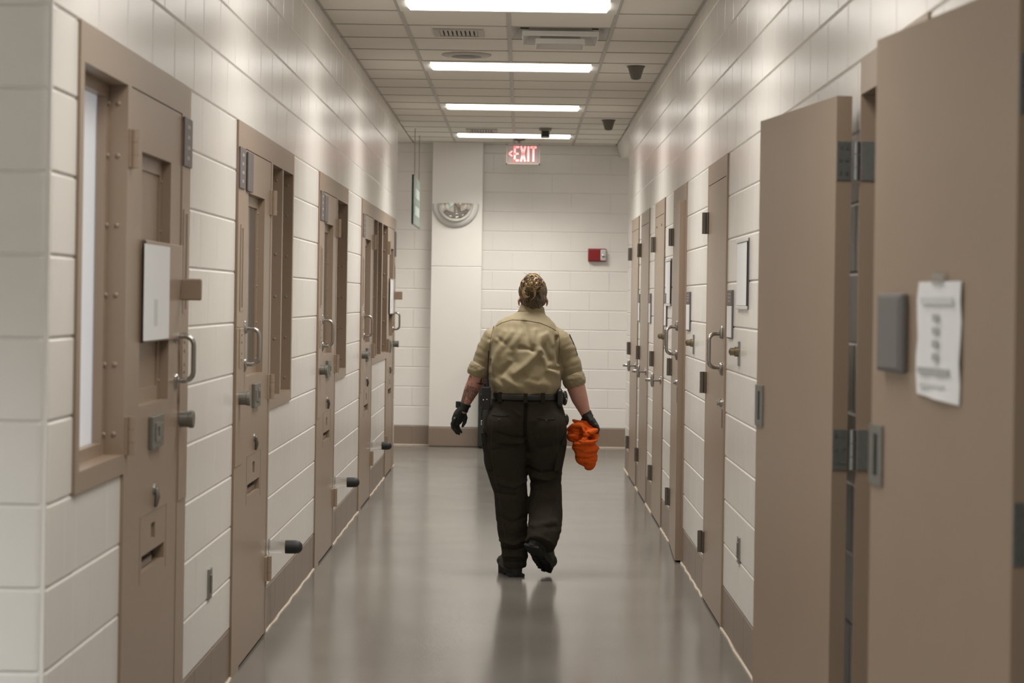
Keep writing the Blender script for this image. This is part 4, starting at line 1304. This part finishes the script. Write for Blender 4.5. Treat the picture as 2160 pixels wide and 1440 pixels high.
# collar
co_ = MB().band([(.060, .020, 1.447, .084, .076, -.012, 0), (.061, .022, 1.468, .074, .069, -.011, 0), (.0625, .025, 1.496, .066, .062, -.008, -.004), (.0625, .025, 1.500, .064, .060, -.008, -.004)], .004)
co_.build('collar', 'shirt', shirt, fix=True)
# rolled cuffs
def cuff(P, Rr, nm='rolled_cuff'):
    b = MB().tube(P, Rr, 26, cap=True)
    me = remesh(b, .0045, 5)
    displace(me, lambda c, n_: .003 * noise.noise(Vector((c.x * 30, c.y * 18, c.z * 42))) + .0015 * noise.noise(Vector((c.x * 60, c.y * 40, c.z * 90))))
    return finish(me, nm, 'shirt', shirt)
cuff([(-.217, -.006, 1.168), (-.226, -.006, 1.150), (-.234, -.004, 1.125), (-.240, -.002, 1.106)], [.057, .063, .0615, .055])
cuff([(.288, -.004, 1.125), (.296, -.004, 1.105), (.305, -.002, 1.078), (.311, .0, 1.058)], [.060, .066, .0645, .057])
MB().tube([(.2705, -.02, 1.345), (.296, -.03, 1.29), (.316, -.028, 1.228)], .0032, 8).build('shoulder_patch_edge', 'patch', shirt)

# --- trousers
b = MB()
b.loftz([(.040, .0, 1.008, .174, .138), (.040, -.002, .975, .190, .150), (.037, -.008, .93, .209, .160), (.034, -.012, .87, .228, .163), (.031, -.008, .80, .232, .152), (.029, .0, .745, .222, .135), (.028, .0, .70, .185, .10)], p=2.4)
b.ell((.033, .0, .715), (.075, .10, .07))
b.ell((-.072, -.085, .840), (.120, .090, .120)); b.ell((.140, -.085, .838), (.118, .090, .122))
b.tube([(-.083, -.008, .82), (-.080, -.006, .72), (-.070, .004, .63), (-.060, .008, .56), (-.044, .012, .47), (-.036, .004, .36), (-.030, -.006, .26), (-.016, -.010, .17), (-.014, -.012, .085), (-.014, -.010, .045)],
       [.122, .126, .120, .110, .096, .091, .087, .077, .068, .061], 26, cap=True)
b.tube([(.146, -.008, .82), (.146, .004, .72), (.147, .028, .63), (.150, .048, .55), (.152, .045, .48), (.153, -.005, .41), (.152, -.062, .34), (.146, -.118, .270), (.132, -.158, .215), (.124, -.176, .190)],
       [.118, .118, .106, .092, .089, .092, .095, .094, .087, .082], 26, cap=True)
tm = remesh(b, .0058, 16)
TF = [([(-.12, .80), (-.04, .775), (.04, .77)], .010, -.010), ([(-.11, .75), (.02, .745)], .012, .006), ([(-.15, .70), (-.06, .72), (.03, .74)], .008, -.005), ([(.035, .95), (.03, .85), (.035, .76), (.05, .68)], .010, -.020),
      ([(-.03, .93), (.0, .90)], .010, .006), ([(.05, .60), (.12, .575), (.20, .585)], .010, -.010), ([(.07, .555), (.16, .54), (.23, .57)], .011, .009), ([(.06, .52), (.15, .50), (.23, .515)], .010, -.007), ([(.10, .46), (.2, .44)], .016, .006),
      ([(-.11, .52), (-.03, .50), (.04, .53)], .012, .006), ([(-.12, .46), (-.02, .45)], .012, -.006), ([(-.11, .33), (-.03, .30), (.04, .33)], .012, -.005), ([(-.09, .20), (-.02, .18), (.04, .21)], .010, .009), ([(-.08, .155), (.0, .15), (.04, .165)], .009, -.010),
      ([(-.07, .115), (.0, .12), (.04, .105)], .010, .009), ([(-.06, .085), (.02, .08)], .007, -.006), ([(.08, .30), (.20, .32)], .016, .005)]
def trou_d(c, n_):
    d = .0045 * noise.noise(Vector((c.x * 11, c.y * 9, c.z * 9 + 4))) + .002 * noise.noise(Vector((c.x * 30, c.y * 22, c.z * 26)))
    if n_.y < .35:
        k = min(1, max(0, (.35 - n_.y) / .5))
        for P, w_, h_ in TF: d += 1.5 * k * h_ * math.exp(-(poly_d(c.x, c.z, P) / w_) ** 2)
    if c.z < .30: d += .006 * noise.noise(Vector((c.x * 14, c.y * 10, c.z * 34 + c.x * 16)))
    return d
displace(tm, trou_d)
trousers = finish(tm, 'trousers', 'trouser', person)
tbv = BVHTree.FromPolygons([v.co[:] for v in tm.vertices], [tuple(p.vertices) for p in tm.polygons])
seam_on(tbv, [(.036, .975), (.034, .90), (.033, .83), (.036, .77)], .0014, 'tdark', trousers, 'seat_seam')
for pts, bx in (([(-.148, .896), (-.09, .892), (-.058, .896)], -.112), ([(.098, .884), (.15, .878), (.192, .880)], .148)):
    w_ = seam_on(tbv, pts, .0042, 'tdark', trousers, 'back_pocket_slit', -.001)
    y = back_y(tbv, bx, .872)
    MB().ell((bx, y - .002, .872), (.006, .003, .006), nu=10, nv=6).build('pocket_button', 'tseam', w_)
    seam_on(tbv, [(pts[0][0] - .004, pts[0][1] + .009), (pts[-1][0] + .004, pts[-1][1] + .009)], .0011, 'tseam', w_, 'welt_stitch')
seam_on(tbv, [(-.148, .88), (-.152, .78), (-.150, .68), (-.135, .56), (-.105, .44), (-.092, .33), (-.068, .22), (-.055, .13)], .0012, 'tseam', trousers, 'leg_seam')
seam_on(tbv, [(.205, .86), (.214, .76), (.212, .66), (.20, .56)], .0012, 'tseam', trousers, 'leg_seam')
# cargo pockets, bellows pocket with pointed flap on each outer thigh
for s_, cx in ((-1, -.192), (1, .244)):
    pk = MB()
    t0 = .010
    def quad(y0, y1, z0, z1, x_in, x_out):
        pk.cbox(cx + s_ * x_in, cx + s_ * x_out, y0, y1, z0, z1, .005)
    quad(-.085, .075, .585, .785, -.030, .002)
    o = pk.build('cargo_pocket', 'trouser', trousers)
    o.rotation_euler = (0, s_ * R(5), 0); o.location = (s_ * .0, 0, 0)
    o.matrix_basis = Matrix.Translation((cx, 0, .72)) @ Matrix.Rotation(s_ * R(8), 4, 'Y') @ Matrix.Translation((-cx, 0, -.72))
    fp = MB()
    q = [(-.092, .795), (.080, .795), (.080, .735), (-.008, .708), (-.092, .735)]
    xa, xb = cx + s_ * -.012, cx + s_ * .008
    vs = [(xa, y, z) for y, z in q] + [(xb, y, z) for y, z in q]
    fp.add(vs, [(0, 1, 2, 3, 4), (9, 8, 7, 6, 5)] + [(i, 5 + i, 5 + (i + 1) % 5, (i + 1) % 5) for i in range(5)])
    f_ = fp.build('pocket_flap', 'trouser', o, fix=True)
    MB().tube([(cx + s_ * .0085, -.090, .794), (cx + s_ * .0085, -.090, .736), (cx + s_ * .0085, -.008, .710)], .0012, 6).build('flap_stitch', 'tseam', o)

# --- belt with loops and pouches
bel = MB().band([(.038, -.004, .980, .192, .158, 0, 0), (.038, -.004, .984, .195, .161, 0, 0), (.037, -.004, 1.012, .194, .161, 0, 0), (.037, -.004, 1.016, .191, .158, 0, 0)], .008).build('belt', 'leather', person, fix=True)
for x in (-.108, .032, .128):
    yb = -.004 - .161 * (1 - abs((x - .038) / .195) ** 2.3) ** (1 / 2.3)
    MB().cbox(x - .011, x + .011, yb - .006, yb + .01, .968, 1.022, .002).build('belt_loop', 'trouser', bel)
def pouch(c, r, nm, lab=None):
    pm = remesh(MB().ell(c, r, nu=24, nv=16).cbox(c[0] - r[0] * .75, c[0] + r[0] * .75, c[1] - r[1] * .8, c[1] + r[1] * .8, c[2] - r[2] * .8, c[2] + r[2] * .8, .006), .004, 4)
    return finish(pm, nm, 'leather', bel)
pw = pouch((.222, -.085, .990), (.020, .030, .060), 'cuff_pouch')
MB().cbox(.208, .226, -.122, -.108, .955, 1.035, .005).build('pouch_flap', 'leather', pw)
pw2 = pouch((.250, -.03, .990), (.016, .045, .042), 'round_pouch')
MB().ell((.258, -.078, .985), (.005, .003, .006), nu=10, nv=6).build('pouch_snap', 'chrome', pw2)
pouch((.258, .0, .868), (.018, .045, .034), 'glove_pouch')
kr = MB().tube([(-.205, -.03, .93), (-.212, -.035, .89), (-.205, -.04, .862)], .0035, 8).build('key_strap', 'leather', bel)
MB().cbox(-.214, -.204, -.05, -.044, .834, .862, .002).build('keys', 'chrome', kr)

# --- radio hooked on the belt (a thing of its own)
ra = empty('handheld_radio', (-.184, PY - .095, .925)); tag(ra, 'black handheld radio with long antenna hooked on the left side of the belt', 'radio')
MB().cbox(-.026, .022, -.022, .022, -.0, .125, .006).build('body', 'black', ra)
MB().cbox(-.036, -.022, -.016, .018, .02, .085, .004).build('holster', 'leather', ra)
MB().cyl((.004, .0, .12), (.004, .0, .165), .0085, 12).build('antenna_base', 'black', ra)
MB().tube([(.004, 0, .16), (.007, -.03, .25), (.010, -.045, .325)], [.0042, .0038, .0034], 8).build('antenna', 'black', ra)
MB().cyl((-.012, 0, .12), (-.012, 0, .142), .007, 12).build('volume_knob', 'black', ra)
for x, z in ((-.016, .052), (.004, .055)):
    MB().ell((x, -.0225, z), (.004, .002, .004), nu=10, nv=6).build('stud', 'chrome', ra)

# --- gloves
def glove(palm, fingers, thumb, cuffp, nm):
    b = MB()
    for P, Rr, fl_ in palm: b.tube(P, Rr, 18, flat=fl_, cap='round')
    for P, Rr in fingers + [thumb]: b.tube(P, Rr, 12, cap='round')
    b.tube(cuffp[0], cuffp[1], 18, cap=True)
    me = remesh(b, .0029, 3)
    displace(me, lambda c, n_: .0008 * noise.noise(c * 130))
    return finish(me, nm, 'glove', person)
# left hand: relaxed, fingers together and curled, thumb to the inside
fl_ax = ((.62, -.78, 0), .50)
LF = []
for k, (rx, ry, ln) in enumerate(((-.331, .060, .95), (-.343, .043, 1.06), (-.354, .025, 1.0), (-.362, .007, .84))):
    LF.append(([(rx, ry, .862), (rx - .012, ry + .006, .862 - .030 * ln), (rx - .010, ry + .014, .862 - .056 * ln), (rx + .006, ry + .020, .862 - .080 * ln)], [.0105, .0100, .0092, .0080]))
glove([([(-.317, .032, .915), (-.333, .034, .885), (-.345, .035, .862)], [.034, .041, .038], fl_ax)], LF,
      ([(-.312, .050, .898), (-.301, .062, .868), (-.306, .066, .842), (-.316, .066, .822)], [.014, .0125, .011, .0085]),
      ([(-.305, .029, .942), (-.312, .031, .925), (-.318, .032, .908)], [.031, .030, .031]), 'glove')
# right hand: closed on the bundle
RF = []
for k, (rx, ry, ln) in enumerate(((.408, .050, .95), (.418, .030, 1.04), (.425, .008, 1.0), (.427, -.014, .86))):
    RF.append(([(rx, ry, .842), (rx + .012, ry, .842 - .026 * ln), (rx + .008, ry - .002, .842 - .048 * ln), (rx - .016, ry - .004, .842 - .056 * ln), (rx - .032, ry - .004, .842 - .046 * ln)], [.0115, .0110, .0102, .0095, .0085]))
glove([([(.380, .020, .890), (.396, .020, .865), (.414, .018, .843)], [.036, .045, .040], ((.60, .10, .79), .55))], RF,
      ([(.366, .034, .882), (.352, .030, .858), (.352, .016, .836), (.364, .004, .822)], [.0155, .0135, .0120, .0095]),
      ([(.368, .019, .912), (.376, .020, .895), (.384, .020, .878)], [.032, .031, .032]), 'glove')
# wrist watch on the left wrist
wa = MB().tube([(-.302, .028, .950), (-.306, .029, .938)], [.0335, .0335], 24).build('watch_strap', 'black', person)
MB().cbox(-.356, -.332, .012, .042, .925, .962, .004).build('watch_case', 'black', wa)

# --- boots
def boot(nm):
    b = MB()
    # y forward from the heel, z up from the sole
    b.loftz([(0, .10, .030, .048, .145), (0, .098, .05, .048, .142), (0, .085, .075, .045, .125), (0, .06, .10, .042, .095), (0, .045, .14, .044, .072), (0, .04, .19, .046, .060), (0, .035, .25, .048, .056)], p=2.5)
    b.ell((0, .185, .052), (.050, .065, .036))
    me = remesh(b, .0042, 5)
    displace(me, lambda c, n_: .0016 * noise.noise(Vector((c.x * 50, c.y * 45, c.z * 60))))
    o = finish(me, nm, 'boot', person)
    so = MB()
    out = []
    for k in range(28):
        a = 2 * math.pi * k / 28
        y = .098 + .150 * math.sin(a)
        w_ = .050 * (1.0 if y > .13 else .90 if y < .04 else .86)
        ca = math.cos(a)
        out.append((math.copysign(abs(ca) ** .75, ca) * w_, y))
    n = len(out)
    so.add([(x, y, .008) for x, y in out] + [(x * 1.02, y, .036) for x, y in out], [tuple(reversed(range(n))), tuple(range(n, 2 * n))] + [(i, (i + 1) % n, n + (i + 1) % n, n + i) for i in range(n)])
    s_ = so.build('sole', 'sole', o)
    tr = MB()
    for i in range(11):
        y = -.035 + i * .026
        if .045 < y < .085: continue
        for sx in (-1, 1):
            w_ = .038 if y > .09 else .034
            w_ *= .7 if (y > .215 or y < -.03) else 1
            tr.cbox(sx * .006, sx * w_, y - .008, y + .008, .0, .012, .002)
    tr.build('tread', 'sole', s_)
    hl = MB().cbox(-.040, .040, -.046, .040, .0, .014, .003).build('heel', 'sole', s_)
    return o
bo_l = boot('boot')
bo_l.matrix_basis = Matrix.Translation((-.012, -.020, 0)) @ Matrix.Rotation(R(14), 4, 'Z') @ Matrix.Scale(1.1, 4)
bo_r = boot('boot')
# push-off: toe near the floor, heel lifted, toe turned out
bo_r.matrix_basis = Matrix.Translation((.164, .030, .012)) @ Matrix.Rotation(R(-20), 4, 'Z') @ Matrix.Rotation(R(-33), 4, 'X') @ Matrix.Rotation(R(10), 4, 'Y') @ Matrix.Scale(1.12, 4) @ Matrix.Translation((0, -.238, 0))

# --- orange bundle in the right hand
oc = empty('orange_cloth', (.36, PY, .59)); tag(oc, 'bunched bright orange cloth held in the right hand of the person', 'cloth')
b = MB()
ox, oz = -.36, -.59
def T(P): return [(x + ox, y, z + oz) for x, y, z in P]
b.ell((.372 + ox, .0, .690 + oz), (.070, .060, .085)); b.ell((.385 + ox, .0, .640 + oz), (.045, .042, .050))
b.ell((.352 + ox, -.005, .715 + oz), (.058, .050, .050))
b.ell((.312 + ox, .0, .790 + oz), (.052, .045, .040), Matrix.Rotation(R(-25), 3, 'Y'))
b.tube(T([(.262, -.01, .812), (.30, -.03, .842), (.345, -.03, .842), (.375, -.02, .815)]), [.012, .018, .020, .016], 14, cap='round')
b.tube(T([(.300, .01, .866), (.330, .0, .850), (.375, .01, .845), (.41, .01, .83)]), [.012, .022, .026, .024], 14, cap='round')
b.tube(T([(.345, -.045, .835), (.362, -.052, .80), (.355, -.05, .768)]), [.010, .014, .012], 12, cap='round')
b.tube(T([(.425, -.02, .815), (.385, -.050, .800), (.362, -.052, .762)]), [.013, .018, .014], 12, cap='round')
b.tube(T([(.435, -.01, .79), (.430, -.035, .765), (.395, -.052, .752), (.345, -.05, .748), (.312, -.03, .735)]), [.012, .013, .014, .014, .012], 14, cap='round')
b.tube(T([(.318, -.03, .70), (.36, -.052, .692), (.41, -.048, .700), (.436, -.02, .715)]), [.010, .012, .012, .010], 12, cap='round')
b.ell((.385 + ox, .01, .80 + oz), (.045, .045, .04)); b.ell((.412 + ox, .0, .778 + oz), (.026, .035, .032))
om = remesh(b, .0034, 7)
OF_ = [([(.31, .66), (.36, .652), (.43, .668)], .006, -.006), ([(.33, .64), (.39, .632), (.43, .645)], .008, .004), ([(.30, .725), (.36, .722), (.43, .735)], .005, -.007), ([(.27, .80), (.32, .815), (.36, .80)], .006, -.007), ([(.28, .78), (.33, .785)], .008, .005), ([(.34, .83), (.35, .78)], .005, -.006), ([(.38, .80), (.41, .775)], .005, -.007), ([(.30, .76), (.34, .745)], .006, -.006)]
def orange_d(c, n_):
    x, z = c.x - ox, c.z - oz
    d = .003 * noise.noise(Vector((x * 20, c.y * 18, z * 24))) + .0006 * noise.noise(Vector((x * 60, c.y * 50, z * 70)))
    wv = Vector((x * 7 + z * 9, c.y * 6, z * 15 - x * 5))
    for f_, a_ in ((.55, .012), (1.15, .0035)):
        d -= a_ * (1 - abs(noise.noise(wv * f_ + Vector((f_, 2, 5))))) ** 6
    d += .004
    for P, w_, h_ in OF_: d += h_ * math.exp(-(poly_d(x, z, P) / w_) ** 2) * (1 if n_.y < .2 else 0)
    return d
displace(om, orange_d)
finish(om, 'folds', 'orange', oc)
